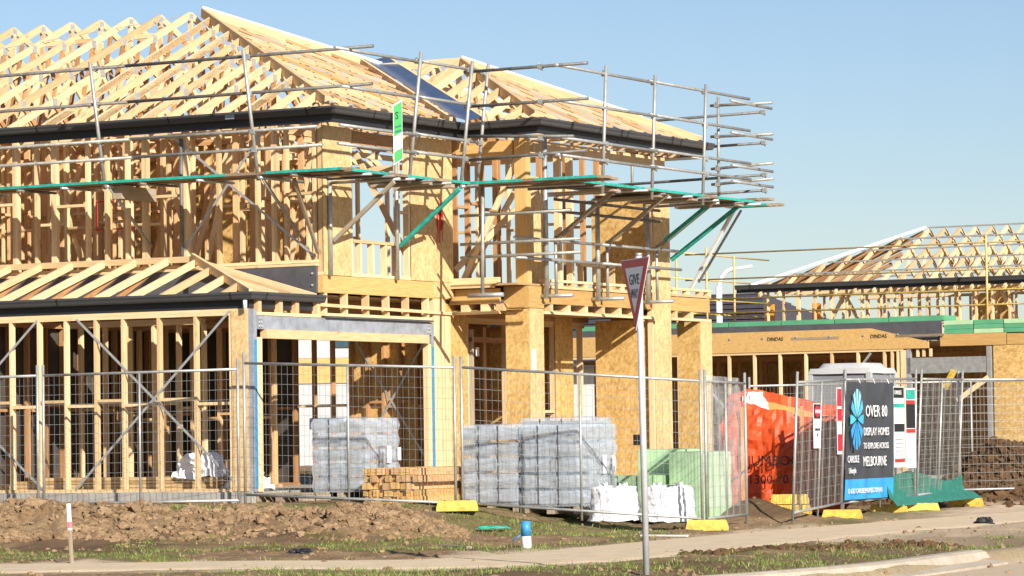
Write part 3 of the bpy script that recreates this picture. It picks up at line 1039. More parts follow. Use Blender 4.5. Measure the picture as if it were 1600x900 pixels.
# blocking between trusses, seen as short level pieces
for k in range(9):
    for b, off in ((4.2, 0.0), (2.5, 0.0), (5.6, 0.3)):
        if (k * 7 + int(b * 10)) % 3 == 0:
            continue
        a = 5.24 + 0.6 * k
        beam('blocking', H, W(a + 0.024, b, zside(b) - 0.10), W(a + 0.576, b, zside(b) - 0.10), 0.035, 0.07, 'pine')
# hip rafters
beam('hip_rafter', H, (W(RA0, RB0, RZ0 - 0.03)).lerp(W(RAP, RBM, RZP - 0.03), 0.06), W(RAP, RBM, RZP - 0.03), 0.05, 0.15, 'pine')
beam('hip_rafter', H, (W(RA0, RB1, RZ0 - 0.03)).lerp(W(RAP, RBM, RZP - 0.03), 0.06), W(RAP, RBM, RZP - 0.03), 0.05, 0.15, 'pine')
hb0, hb1 = W(RA0 + 1.2, RB1 - 1.05, 0), W(RAP, RBM, RZP + 0.065)
hb0.z = zfront(RA0 + 1.2) + 0.065
beam('hip_batten', H, hb0, hb1, 0.05, 0.03, 'white')
beam('ridge_wire', H, W(RAP + 0.3, RBM - 0.05, RZP - 0.06), W(12.0, 4.0, zside(4.0) + 0.02), 0.01, 0.012, 'galv')
beam('ridge_wire', H, W(12.0, 2.2, zside(4.3)), W(7.9, 1.9, zside(1.9) + 0.02), 0.008, 0.01, 'galv')
# wing roof geometry
WB0, WBM, WB1, WA0, WAP = 5.20, 8.22, 11.25, -1.90, 1.2
WZ0, WZP = 5.53, 6.85
kW = (WZP - WZ0) / (WBM - WB0)
kWF = (WZP - WZ0) / (WAP - WA0)
VAT = RA0 + (WZP - RZ0) / kF


def wz(b):
    return WZ0 + (min(b, 2 * WBM - b) - WB0) * kW


def val_a(b):
    b = min(b, 2 * WBM - b)
    return RA0 + (b - WB0) / (WBM - WB0) * (VAT - RA0)


# front slope rafters of the main hip end
for b in rangef(1.75, 10.95, 0.5):
    a_hi = RA0 + (min(b, 2 * RBM - b) - RB0) / (RBM - RB0) * (RAP - RA0)
    a_lo = RA0 + 0.03 if b < WB0 - 0.3 else val_a(max(b, WB0)) + 0.30
    if a_hi - a_lo > 0.15:
        beam('front_rafter', H, W(a_lo, b, zfront(a_lo) - 0.05), W(a_hi, b, zfront(a_hi) - 0.05), 0.036, 0.042, random.choice(('pine', 'pine', 'lvl', 'pine_red')))
# wing: front slope, side slope, trusses
for b in rangef(5.55, 11.0, 0.5):
    a_hi = WA0 + (min(b, 2 * WBM - b) - WB0) / (WBM - WB0) * (WAP - WA0)
    beam('front_rafter', H, W(WA0 + 0.03, b, WZ0 - 0.04), W(a_hi, b, WZ0 + (a_hi - WA0) * kWF - 0.05), 0.036, 0.042, random.choice(('pine', 'pine', 'lvl', 'pine_red')))
for a in rangef(-1.7, 1.1, 0.45):
    bt = WB0 + (a - WA0) / (WAP - WA0) * (WBM - WB0)
    b_lo = WB0 + 0.03 if a < RA0 - 0.25 else WB0 + 0.28 + (max(a, RA0) - RA0) / (VAT - RA0) * (WBM - WB0)
    if bt - b_lo > 0.12:
        beam('jack_rafter', H, W(a, b_lo, wz(b_lo) - 0.05), W(a, bt, wz(bt) - 0.05), 0.042, 0.115, 'pine')
        beam('jack_rafter', H, W(a, WB1 - 0.03, WZ0 - 0.05), W(a, 2 * WBM - bt, wz(bt) - 0.05), 0.042, 0.115, 'pine')
for a in (1.25, 1.75, 2.25):
    b_lo = WB0 + (a - RA0) / (VAT - RA0) * (WBM - WB0)
    t = beam('roof_truss', H, W(a, b_lo, wz(b_lo) - 0.02), W(a, 2 * WBM - b_lo, wz(b_lo) - 0.02), 0.04, 0.09, 'pine')
    beam('top_chord', t, W(a, b_lo, wz(b_lo) - 0.03), W(a, WBM, WZP - 0.05), 0.045, 0.11, 'pine')
    beam('top_chord', t, W(a, 2 * WBM - b_lo, wz(b_lo) - 0.03), W(a, WBM, WZP - 0.05), 0.045, 0.11, 'pine')
    beam('web', t, W(a, WBM, WZP - 0.1), W(a, WBM, wz(b_lo)), 0.04, 0.09, 'pine')
    beam('nail_plate', t, W(a - 0.024, WBM - 0.07, WZP - 0.12), W(a - 0.024, WBM + 0.07, WZP - 0.12), 0.003, 0.14, 'plate')
for a in (-1.0, -0.2, 0.6):
    bt = WB0 + (a - WA0) / (WAP - WA0) * (WBM - WB0)
    for b in rangef(5.9, bt, 0.8):
        beam('web', H, W(a, b, wz(b) - 0.1), W(a, b + 0.35, 5.5), 0.038, 0.08, 'pine_dark')
beam('hip_rafter', H, (W(WA0, WB0, WZ0 - 0.03)).lerp(W(WAP, WBM, WZP - 0.03), 0.06), W(WAP, WBM, WZP - 0.03), 0.05, 0.15, 'pine')
beam('hip_rafter', H, (W(WA0, WB1, WZ0 - 0.03)).lerp(W(WAP, WBM, WZP - 0.03), 0.06), W(WAP, WBM, WZP - 0.03), 0.05, 0.15, 'pine')
q0 = W(WA0 + 0.9, WB1 - 0.88, WZ0 + 0.9 * kWF + 0.065)
beam('hip_batten', H, q0, W(WAP, WBM, WZP + 0.065), 0.05, 0.03, 'white')
beam('ridge_board', H, W(WAP, WBM, WZP - 0.02), W(VAT, WBM, WZP - 0.02), 0.04, 0.14, 'pine')
# valley: folded metal sheet between two boards
v0, v1 = W(RA0 - 0.05, WB0 - 0.04, RZ0 + 0.0), W(VAT + 0.25, WBM + 0.22, WZP + 0.11)
vd = (v1 - v0).normalized()
side = vd.cross(Z).normalized()
wv = 0.23
pts = []
for p in (v0, v1):
    for s, h in ((-wv, 0.10), (-0.03, 0.045), (0.03, 0.045), (wv, 0.10)):
        pts.append(tuple(p + side * s + Z * h))
mesh('valley_sheet', H, pts, [(0, 1, 5, 4), (1, 2, 6, 5), (2, 3, 7, 6)], 'valley')
for s in (-1, 1):
    beam('valley_board', H, v0 + side * s * (wv + 0.04) + Z * 0.06, v1 + side * s * (wv + 0.04) + Z * 0.06, 0.05, 0.07, 'pine')

gutter(W(9.9, RB0, RZ0), W(RA0, RB0, RZ0), -V, 2.4, m1=1)
gutter(W(RA0, RB0, RZ0), W(RA0, WB0, RZ0 + 0.015), -U, 0.62, join_off=1.1, m0=1, m1=-1)
gutter(W(RA0, WB0, RZ0 + 0.015), W(WA0, WB0, WZ0), -V, 3.0, m0=-1, m1=1)
gutter(W(WA0, WB0, WZ0), W(WA0, WB1, WZ0), -U, 0.95, join_off=1.0, m0=1, m1=1)
gutter(W(WA0, WB1, WZ0), W(-0.3, WB1, WZ0), V, 3.0, m0=1)
hbox('gutter_bracket', H, 1.13, 1.29, RB0 - 0.006, RB0 - 0.002, 5.40, 5.465, 'steel')
hbox('soffit', H, -1.75, -0.7, 10.75, 11.1, 5.27, 5.285, 'white')

# ---- porch and balcony wing
PZ = 2.62
# column at the porch corner: four strand-board sides
hbox('porch_column', H, -1.30, -0.89, 5.82, 6.27, -0.05, 2.68, 'osb')
hbox('column_cap', H, -1.315, -0.875, 5.80, 6.285, 2.684, 3.02, 'lvl')
hbox('column_facing', H, -1.312, -1.302, 5.822, 6.268, -0.04, 2.675, 'osb_pale')
hbox('paper_tag', H, -1.318, -1.314, 5.86, 6.0, 1.72, 2.05, 'white')
# side beam and front beam: LVL over joist ends over a plate
for (a0, a1, b0, b1) in ((-0.88, 0.0, 5.64, 5.70), (-1.29, -1.23, 6.29, 10.08), (-1.29, -1.23, 10.72, 12.2)):
    hbox('porch_beam', H, a0, a1, b0, b1, 2.76, 2.99, 'lvl')
    hbox('porch_plate', H, a0 - (0.03 if b1 - b0 > 1 else 0), a1, b0 - (0.03 if b1 - b0 < 1 else 0), b1, 2.60, 2.645, 'pine')
for b in rangef(6.55, 10.0, 0.58) + [10.9, 11.5]:
    hbox('joist_end', H, -1.28, -0.1, b, b + 0.09, 2.647, 2.757, 'pine')
for a in (-0.2, -0.55, -0.82):
    hbox('joist_end', H, a - 0.13, a, 5.65, 6.2, 2.647, 2.757, 'pine')
hbox('porch_soffit', H, -1.2, 0.0, 5.72, 10.05, 2.66, 2.668, 'osb')
hbox('deck_edge', H, -0.9, 0.0, 5.58, 5.66, 3.065, 3.16, 'pine')
hbox('deck_edge', H, -0.86, 0.02, 5.50, 5.56, 3.0, 3.05, 'pine')
for z0 in (3.0, 3.10):
    hbox('deck_edge', H, -1.31, -1.22, 6.3, 10.05, z0 + 0.0, z0 + 0.04, 'pine')
    hbox('deck_edge', H, -1.31, -1.22, 10.73, 12.22, z0 + 0.0, z0 + 0.04, 'pine')
for b in rangef(6.4, 10.0, 0.42) + [10.8, 11.3, 11.8, 12.12]:
    hbox('deck_block', H, -1.30, -1.22, b, b + 0.12, 3.042, 3.098, 'pine')
# blade wall, both storeys
hbox('blade_wall', H, -1.28, -0.20, 10.10, 10.14, 0.0, 2.60, 'osb')
hbox('blade_wall', H, -1.28, -0.16, 10.10, 10.14, 3.06, 4.62, 'osb')
hbox('blade_end_panel', H, -1.302, -1.29, 10.10, 10.70, 0.0, 4.66, 'osb_pale')
hbox('blade_corner_stud', H, -1.288, -1.20, 10.04, 10.098, 0.0, 4.62, 'pine')
hbox('blade_back', H, -1.28, -0.2, 10.66, 10.70, 0.0, 4.62, 'osb')
hbox('power_box_hole', H, -1.0, -0.88, 10.092, 10.098, 0.55, 0.72, 'black')
hbox('porch_column', H, -1.30, -0.88, 11.78, 12.22, -0.1, 2.6, 'osb')
hbox('column_facing', H, -1.312, -1.302, 11.782, 12.218, -0.1, 2.6, 'osb_pale')
# porch back wall
wall('b', 0.10, 5.6, 10.2, 0.0, 2.58, [5.66, 6.22, 6.30, 7.55, 8.72, 9.15, 9.72, 10.10], 1.15, 'pine', t_open=((6.25, 7.5), (7.5, 8.7), (9.7, 10.1)))
hbox('bracing_panel', H, 0.03, 0.042, 9.13, 9.74, 0.0, 2.78, 'osb')
hbox('bracing_panel', H, 0.02, 0.032, 5.50, 6.22, 0.0, 2.78, 'osb')
hbox('wall_wrap', H, 3.0, 3.01, 8.6, 13.0, 0.0, 2.78, 'wrap_black')
hbox('wall_lining', H, 2.35, 2.36, 8.3, 9.95, 0.0, 2.78, 'osb')
hbox('header', H, 0.03, 0.08, 6.24, 9.12, 2.58, 2.78, 'pine_dark')
hbox('header', H, 0.03, 0.08, 9.75, 10.3, 2.58, 2.78, 'pine_dark')
hbox('door_head', H, 0.0, 0.09, 6.33, 7.5, 2.2, 2.28, 'pine_dark')
hbox('door_jamb', H, -0.01, 0.09, 6.33, 6.37, 0.0, 2.4, 'hoary')
hbox('paper_tag', H, -0.02, -0.016, 6.42, 6.52, 1.98, 2.12, 'white')
wall('a', 7.4, 0.3, 2.3, 0.0, 2.55, rangef(0.4, 2.3, 0.45), 1.2, 'pine_dark')
hbox('wall_lining', H, 0.4, 2.3, 7.46, 7.47, 0.0, 2.5, 'osb')
wall('a', 9.9, 0.3, 3.6, 0.0, 2.55, rangef(0.4, 3.6, 0.45), 1.2, 'pine_dark')
hbox('wall_lining', H, 0.4, 3.6, 9.96, 9.97, 0.0, 2.5, 'osb')
# balcony upper framing
hbox('corner_post', H, -1.28, -1.08, 5.82, 5.97, 3.06, 5.30, 'lvl')
hbox('corner_post', H, -1.18, -1.05, 5.99, 6.05, 3.06, 5.30, 'pine')
hbox('balcony_lintel', H, -1.04, 0.0, 5.84, 5.90, 4.98, 5.27, 'lvl')
hbox('balcony_lintel', H, -1.28, -1.2, 6.08, 10.6, 5.10, 5.28, 'pine')
for b in rangef(6.2, 10.9, 0.45):
    hbox('eave_block', H, -1.5, -1.2, b, b + 0.045, 5.29, 5.40, 'pine')
w = wall('b', 0.0, 5.75, 10.75, 3.08, UP1, [5.85, 6.25, 6.7, 7.15, 7.22, 8.1, 8.6, 8.66, 9.5, 10.1, 10.6], 1.25, 'pine_dark', t_open=((7.2, 8.1),))
hbox('bracing_panel', H, -0.062, -0.052, 8.12, 8.62, 3.1, 4.9, 'osb_pale')
hbox('stud_post', H, -0.9, -0.8, 7.6, 7.68, 3.06, 5.2, 'pine')
hbox('stud_post', H, -0.9, -0.8, 8.0, 8.08, 3.06, 5.2, 'pine')
hbox('half_wall', H, -0.95, -0.86, 8.2, 9.4, 3.42, 3.465, 'pine')
for b in (8.25, 8.8, 9.35):
    hbox('sill_stud', H, -0.95, -0.86, b, b + 0.045, 3.06, 3.418, 'pine')
beam('timber_brace', H, W(-0.12, 5.85, 3.1), W(-1.1, 5.9, 5.0), 0.04, 0.09, 'pine')
beam('timber_brace', H, W(-0.05, 5.75, 3.3), W(-0.9, 6.9, 4.6), 0.04, 0.09, 'pine')
beam('timber_brace', H, W(0.1, 6.3, 3.15), W(-0.05, 8.0, 4.9), 0.04, 0.09, 'pine')

# ------------------------------------------------------------------ scaffold round the upper storey
SC = thing('scaffold', 'bracket scaffold of grey tubes and teal edged planks around the upper storey', 'scaffold', W(-1.3, 0.7, 4.5))
TR = 0.024


def rail(p0, p1, mat='tube', name='guard_rail', r=TR):
    return tube(name, SC, W(*p0), W(*p1), r, mat)


def plank(p0, p1, w=0.225, edge=True, eside=-1, ends='old'):
    """Scaffold board with a painted outer edge."""
    q = beam('plank', SC, W(*p0), W(*p1), w, 0.04, 'old')
    if edge:
        m, L = frame(W(*p0), W(*p1))
        y = m.col[1].to_3d()
        off = y * (w / 2 + 0.003) * -eside
        f0, f1 = random.choice(((0.0, 1.0), (0.0, 0.8), (0.12, 1.0), (0.0, 0.62), (0.3, 1.0)))
        A_, B_ = W(*p0) + off, W(*p1) + off
        beam('painted_edge', q, A_.lerp(B_, f0), A_.lerp(B_, f1), 0.005, 0.038, 'teal')
    return q


def coupler(p, parent=None):
    mb = MB()
    c = W(*p)
    mb.bar(c - Z * 0.035, c + Z * 0.035, 0.07, 0.075, U)
    mb.tube(c + V * 0.04, c + V * 0.04 + U * 0.05 + Z * 0.06, 0.009, 5)
    mb.tube(c - V * 0.05 - Z * 0.02, c + V * 0.07 - Z * 0.05, 0.008, 5)
    return mb.build('coupler', 'galv', parent or SC)


LV = (4.84, 5.10, 5.64, 6.16)
# side-wall run (b about 0.7)
bl = 0.68
for (a0, a1) in ((9.5, 5.7), (5.75, 3.0), (3.05, 0.25), (0.3, -1.15)):
    for j in range(3):
        plank((a0, bl + 0.12 + 0.24 * j, 4.52 + 0.012 * (j % 2)), (a1, bl + 0.12 + 0.24 * j, 4.52 + 0.012 * (j % 2)), edge=(j == 0), eside=1 if a0 > a1 else -1)
for i, z in enumerate(LV):
    ends = (-0.85, -0.8, -1.75, -1.8)[i]
    rail((9.5, bl - 0.05 - 0.05 * i, z), (2.4, bl - 0.05 - 0.05 * i, z + 0.01), 'tube_dark' if i > 1 else 'tube')
    rail((2.75, bl - 0.02 - 0.05 * i, z + 0.015), (ends, bl - 0.02 - 0.05 * i, z + 0.025), 'tube_dark' if i > 1 else 'tube')
for a in (5.95, 2.95, 0.28):
    rail((a, bl + 0.05, 4.42), (a, bl - 0.30, 6.26), 'galv', 'standard', 0.027)
    for i, z in enumerate(LV):
        coupler((a, bl - 0.03 - 0.05 * i, z + 0.01))
    # bracket: ledger to the wall, strut back
    rail((a - 0.05, bl, 4.46), (a - 0.05, 1.84, 4.46), 'galv', 'bracket_ledger')
    rail((a - 0.05, bl + 0.1, 4.44), (a - 0.05, 1.82, 3.62), 'galv' if a > 1 else 'tube', 'bracket_strut')
hbox('bracket_board', SC, 2.75, 2.90, 0.85, 1.75, 4.28, 4.47, 'hoary')
rail((2.35, 1.82, 5.2), (2.35, 1.82, 3.3), 'tube_dark', 'standard', 0.03)
# front run of the main block (a about -1.25)
al = -1.25
for (b0, b1) in ((0.78, 2.35), (2.3, 3.2), (3.15, 4.5)):
    for j in range(3):
        plank((al + 0.10 + 0.24 * j, b0, 4.50 + 0.012 * (j % 2)), (al + 0.10 + 0.24 * j, b1, 4.50 + 0.012 * (j % 2)), edge=(j == 0), eside=1)
for i, z in enumerate(LV):
    rail((al - 0.05 - 0.03 * i, 0.35 - 0.2 * (i == 3), z), (al - 0.05 - 0.03 * i, 2.55, z), 'galv')
    rail((al - 0.02 - 0.03 * i, 2.4, z + 0.02), (al - 0.02 - 0.03 * i, 4.35, z + 0.02), 'galv')
    for b in (2.45, 3.95, 4.35):
        coupler((al - 0.03 - 0.03 * i, b, z + 0.01))
for b in (2.4, 3.9, 4.38):
    rail((al + 0.02, b, 4.4), (al - 0.20, b + 0.02, 6.30), 'galv', 'standard', 0.027)
for b in (1.98, 3.86):
    rail((-0.14, b, 3.08), (-0.14, b, 5.0 if b > 3 else 4.65), 'galv', 'standard', 0.034)
    rail((-0.14, b + 0.05, 4.44), (al - 0.05, b + 0.05, 4.44), 'galv', 'bracket_ledger')
    beam('bracket_strut', SC, W(-0.14, b + 0.1, 3.6), W(al + 0.02, b, 4.40), 0.04, 0.06, 'hoary' if b < 3 else 'teal')
beam('bracket_strut', SC, W(-0.05, 1.78, 3.42), W(-0.25, 0.85, 4.42), 0.04, 0.06, 'hoary')
hbox('ledger_board', SC, -1.3, -0.3, 2.85, 2.95, 4.40, 4.45, 'hoary')
hbox('ledger_board', SC, -1.3, -0.3, 3.5, 3.6, 4.40, 4.45, 'hoary')
for i, b in enumerate((1.1, 1.65, 2.3, 2.75, 3.35, 4.05)):
    rail((-0.35 + 0.05 * (i % 3), b, 4.465), (al - 0.12 - 0.06 * (i % 2), b + 0.03, 4.455), 'tube_dark' if i % 2 else 'galv', 'transom', 0.02)
for i, a in enumerate((5.3, 4.4, 3.6, 2.2, 1.2, -0.4)):
    rail((a, 1.5, 4.47), (a + 0.03, bl - 0.10, 4.46), 'tube_dark' if i % 2 else 'galv', 'transom', 0.02)
# wing left run (b about 4.1)
bw = 4.12
for (a0, a1) in ((-0.9, -2.15), (-2.1, -2.95), (-2.9, -3.4)):
    for j in range(3):
        plank((a0, bw + 0.10 + 0.24 * j, 4.50 + 0.012 * (j % 2)), (a1, bw + 0.10 + 0.24 * j, 4.50 + 0.012 * (j % 2)), edge=(j == 0 and a0 < -0.8), eside=1)
for i, z in enumerate(LV):
    ex = (-3.25, -3.05, -3.3, -3.3)[i]
    rail((-1.2, bw - 0.02, z + (0.10 if i == 1 else 0)), (ex, bw - 0.05, z + (0.04 if i == 0 else 0)), 'tube_dark')
    coupler((-2.5, bw - 0.03, z))
for z, e in ((3.42, -2.85), (3.62, -2.85), (4.05, -2.7)):
    rail((-0.8, bw + 0.5, z), (e, bw + 0.5, z + 0.01), 'tube', 'ledger')
rail((-1.35, 4.3, 2.85), (-1.35, 4.35, 4.5), 'galv', 'standard', 0.03)
rail((-1.1, 4.3, 2.83), (-1.7, 4.3, 2.83), 'galv', 'base_bracket', 0.035)
# wing front run (a about -2.75)
aw = -2.72
for (b0, b1) in ((4.3, 5.8), (5.75, 7.2), (7.1, 8.95), (8.9, 10.9)):
    for j in range(4):
        plank((aw + 0.06 + 0.24 * j, b0, 4.50 + 0.012 * (j % 2)), (aw + 0.06 + 0.24 * j, b1, 4.50 + 0.012 * (j % 2)), edge=(j == 0), eside=1)
for i, z in enumerate(LV):
    rail((aw - 0.08, 4.0 + 0.1 * i % 0.3, z), (aw - 0.08, 7.3, z), 'galv')
    rail((aw - 0.05, 7.1, z + 0.02), (aw - 0.05, 10.75, z + 0.02), 'galv')
    for b in (5.6, 7.25, 9.05):
        coupler((aw - 0.06, b, z))
for b in (5.55, 7.2, 9.0):
    rail((aw - 0.02, b, 4.35), (aw - 0.10, b + 0.03, 6.28), 'galv', 'standard', 0.027)
for b in (6.18, 7.9, 9.65):
    rail((-1.42, b, 2.83), (-1.42, b, 5.35 if b < 7 else 4.42), 'galv', 'standard', 0.04)
    rail((-1.47, b + 0.22, 2.9), (-1.47, b + 0.22, 3.8), 'galv', 'standard', 0.026)
    rail((-1.2, b, 2.87), (-1.85, b + 0.05, 2.87), 'galv', 'base_bracket', 0.03)
    rail((-1.35, b + 0.05, 4.42), (aw, b, 4.42), 'galv', 'bracket_ledger')
    st = beam('bracket_strut', SC, W(-1.45, b + 0.2, 3.72), W(aw, b - 0.1, 4.47), 0.04, 0.065, 'hoary')
    if b > 9:
        beam('painted_edge', st, W(-1.66, b + 0.15, 3.86), W(aw + 0.2, b - 0.07, 4.36), 0.044, 0.069, 'teal')
for i, b in enumerate((4.8, 5.3, 6.6, 7.5, 8.3, 8.8, 9.4, 10.2, 10.7)):
    rail((-1.5 - 0.1 * (i % 2), b, 4.455), (aw - 0.10 - 0.07 * (i % 3), b + 0.03, 4.45), 'tube_dark' if i % 2 else 'galv', 'transom', 0.02)
for i, (b, z) in enumerate(((5.9, 4.44), (7.4, 4.43), (8.6, 4.44), (10.3, 4.44))):
    hbox('ledger_board', SC, -2.75, -1.6, b, b + 0.2, z - 0.03, z, 'hoary')
beam('bracket_strut', SC, W(-1.3, 10.75, 3.6), W(-2.65, 10.6, 4.45), 0.04, 0.065, 'teal')
for z, b0, b1 in ((3.42, 5.0, 7.9), (3.42, 7.8, 10.6), (3.72, 5.0, 7.9), (3.72, 7.8, 10.5), (4.18, 6.4, 9.9), (4.36, 6.3, 9.9)):
    rail((-1.52 - 0.03 * (b0 > 7), b0, z), (-1.52 - 0.03 * (b0 > 7), b1, z), 'galv' if z < 4 else 'tube_dark', 'ledger')
for b in (6.2, 7.9, 9.65):
    for z in (3.42, 3.72):
        coupler((-1.5, b + 0.2, z))
# far end run (b about 11.6) and its crossing rails
for (a0, a1) in ((0.5, -1.6), (-1.55, -2.6), (-2.0, -2.78)):
    for j in range(3):
        plank((a0, 11.45 + 0.24 * j, 4.58 + 0.015 * j - 0.1 * (a1 < -2.7)), (a1, 11.45 + 0.24 * j, 4.58 + 0.015 * j - 0.1 * (a1 < -2.7)), edge=(j == 0), eside=1)
for i, z in enumerate(LV):
    rail((-1.7, 11.5, z + 0.03), (-2.82, 11.55, z + 0.06 * (i < 2) + 0.02), 'tube')
    rail((1.2, 12.3, z - 0.1), (-2.25, 12.3, z - 0.05), 'tube_dark')
    rail((-2.5, 10.6, z + 0.0), (-2.5, 12.2, z - 0.01), 'galv')
    coupler((-1.82, 11.5, z + 0.03))
    coupler((-2.3, 12.3, z - 0.05))
rail((-1.82, 11.52, 4.5), (-1.84, 11.52, 6.34), 'tube', 'standard', 0.027)
rail((0.2, 12.32, 4.5), (0.2, 12.32, 6.1), 'tube', 'standard', 0.027)
beam('prop', SC, W(-1.0, 12.0, 3.12), W(-2.05, 11.7, 4.5), 0.05, 0.05, 'white')
beam('prop', SC, W(-0.9, 12.6, 3.3), W(-2.0, 12.0, 4.45), 0.03, 0.03, 'galv')
# scaffold tag sign, hung on the front rail
sg = thing('scaffold_sign', 'narrow green and white sign hanging on the scaffold guard rail', 'sign', W(-1.36, 2.05, 4.75))
nrm = (-0.92 * U - 0.39 * V).normalized()
rt = Vector((-nrm.y, nrm.x, 0))
c0 = W(-1.40, 1.82, 4.62)


def card(name, parent, c, rt, w, z0, z1, mat, n, t=0.006, lean=0.0):
    a, b = c - rt * w / 2, c + rt * w / 2
    pts = [a + Z * z0, b + Z * z0 + Z * lean * w, b + Z * z1 + Z * lean * w, a + Z * z1]
    return prism(name, parent, pts, -n * t, mat)


hsg = 0.86
card('board', sg, c0, rt, 0.16, 0.0, hsg, 'sign_white', nrm, 0.006, 0.55)
card('green_panel', sg, c0 + nrm * 0.004, rt, 0.145, 0.40, hsg - 0.02, 'sign_green', nrm, 0.003, 0.55)
card('green_panel', sg, c0 + nrm * 0.004, rt, 0.145, 0.02, 0.18, 'sign_green', nrm, 0.003, 0.55)
text('lettering', sg, 'S', 0.15, c0 + nrm * 0.006 - rt * 0.055 + Z * 0.66, rt, 'black')
for i in range(2):
    beam('print_line', sg, c0 + nrm * 0.006 - rt * 0.055 + Z * (0.47 + 0.07 * i), c0 + nrm * 0.006 + rt * 0.055 + Z * (0.50 + 0.07 * i), 0.003, 0.025, 'shade')
for i in range(5):
    beam('print_line', sg, c0 + nrm * 0.005 - rt * 0.05 + Z * (0.215 + 0.035 * i), c0 + nrm * 0.005 + rt * 0.05 + Z * (0.23 + 0.035 * i), 0.003, 0.008, 'hoary')

# ------------------------------------------------------------------ give way sign
sx, sy = 1.215, 32.5
G = thing('give_way_sign', 'red and white triangular give way sign on a galvanised post', 'road sign', (sx, sy, gz(sx, sy)))
z0 = -0.58
tube('post', G, (sx, sy, z0), (sx - 0.025, sy, 2.40), 0.031, 'pole', 14)
tube('post_cap', G, (sx - 0.025, sy, 2.40), (sx - 0.025, sy, 2.425), 0.034, 'galv', 14)
n_ = Vector((-0.95, -0.31, 0)).normalized()
r_ = Vector((-n_.y, n_.x, 0))
if r_.x < 0:
    r_ = -r_
cs = Vector((sx - 0.02, sy, 0)) + n_ * 0.045
zt, zb, hw = 2.365, 1.715, 0.375


def tri(name, k, off, mat, t=0.003):
    cz = zt - (zt - zb) * 0.333
    P = [(-hw, zt), (hw, zt), (0, zb)]
    pts = [cs + n_ * off + r_ * (x * k) + Z * (cz + (z - cz) * k) for x, z in P]
    return prism(name, G, pts, -n_ * t, mat)


tri('backing_plate', 1.04, 0.0, 'sign_white', 0.004)
tri('red_border', 1.0, 0.004, 'sign_red')
tri('white_panel', 0.66, 0.008, 'sign_white')
text('lettering', G, 'GIVE', 0.14, cs + n_ * 0.0095 + Z * (zt - 0.235), r_, 'black', sx=0.95, align='CENTER')
text('lettering', G, 'WAY', 0.125, cs + n_ * 0.0095 + Z * (zt - 0.362), r_, 'black', sx=0.66, align='CENTER')
for z in (2.25, 1.95):
    beam('bracket', G, cs + n_ * -0.006 - r_ * 0.05 + Z * z, cs + n_ * -0.006 + r_ * 0.05 + Z * z, 0.02, 0.04, 'galv')

# ------------------------------------------------------------------ temporary fence
def fence(p0, p1, label, zs=None, lean=0.0, hgt=2.1, dens=0.085, stiff=True, mat='galv'):
    p0, p1 = Vector((p0[0], p0[1], 0)), Vector((p1[0], p1[1], 0))
    za, zb = zs or (gz(p0.x, p0.y), gz(p1.x, p1.y))
    a, b = p0 + Z * za, p1 + Z * zb
    d = (p1 - p0).normalized()
    side = d.cross(Z)
    up = (Z + side * lean).normalized()
    ft = thing('temporary_fence', label, 'fence', (a + b) / 2, 'temporary fence panels around the site')
    for q in (a + d * 0.05, b - d * 0.05):
        tube('post', ft, q, q + up * hgt, 0.021, mat)
    a1, b1 = a + d * 0.05, b - d * 0.05
    tube('top_rail', ft, a1 + up * 1.95, b1 + up * 1.95, 0.019, mat)
    tube('bottom_rail', ft, a1 + up * 0.13, b1 + up * 0.13, 0.019, mat)
    if stiff:
        m_ = (a1 + b1) / 2
        tube('mid_post', ft, m_ + up * 0.0, m_ + up * 1.95, 0.017, mat)
    mb = MB()
    L = (b1 - a1).length
    n = int(L / dens)
    wob = random.random() * 6
    for i in range(1, n):
        q = a1 + (b1 - a1) * (i / n) + side * 0.012 * math.sin(i * 0.8 + wob)
        mb.tube(q + up * 0.13, q + up * 1.95, 0.0026, 3)
    for j in range(1, 13):
        mb.tube(a1 + up * (0.13 + 0.14 * j), b1 + up * (0.13 + 0.14 * j), 0.0024, 3)
    w = mb.build('wire_mesh', mat, ft)
    w['kind'] = 'stuff'
    return ft


N = [(-8.6, 50.6), (-6.72, 49.35), (-3.78, 48.25), (-0.75, 46.75), (2.52, 46.0), (3.23, 48.4)]
fence(N[0], N[1], 'wire fence panel at the far left edge before the side wall', (-0.28, -0.27))
fence(N[1], N[2], 'wire fence panel in front of the side wall studs and cross straps', (-0.27, -0.24))
fence(N[2], N[3], 'wire fence panel before the garage opening and timber stack', (-0.16, -0.29))
fence(N[3], N[4], 'wire fence panel before the film wrapped pallets and white bags', (-0.29, -0.53))
fence(N[4], N[5], 'short receding fence panel beside the green wrapped stack', (-0.53, -0.54), 0.0, dens=0.05)
ps = thing('clear_plastic_sheet', 'hazy clear plastic sheet hung on the short receding fence panel', 'plastic sheet', (2.9, 47.3, -0.4))
p0_, p1_ = Vector((2.62, 46.3, -0.40)), Vector((3.20, 48.25, -0.42))
vs, fs = [], []
for j in range(9):
    for i in range(21):
        q = p0_.lerp(p1_, i / 20) + Z * (0.15 + 1.75 * j / 8)
        k_ = 0.03 * math.sin(i * 0.9 + 0.7 * j) + 0.02 * math.sin(i * 2.1 - j)
        vs.append(tuple(q + Vector((0.96, -0.29, 0)) * (k_ - 0.05)))
        if i and j:
            a_ = (j - 1) * 21 + i - 1
            fs.append((a_, a_ + 1, a_ + 22, a_ + 21))
mesh('film_sheet', ps, vs, fs, 'haze_film', True)
Gd = [(3.85, 48.5), (4.83, 51.5), (6.27, 54.5), (7.32, 57.5), (9.9, 59.0), (12.5, 60.2)]
fence(Gd[0], Gd[1], 'leaning fence panel carrying the small danger sign', (-0.53, -0.46), 0.05, dens=0.055)
fence(Gd[1], Gd[2], 'fence panel carrying the charcoal display homes banner', (-0.46, -0.42), 0.03, dens=0.055)
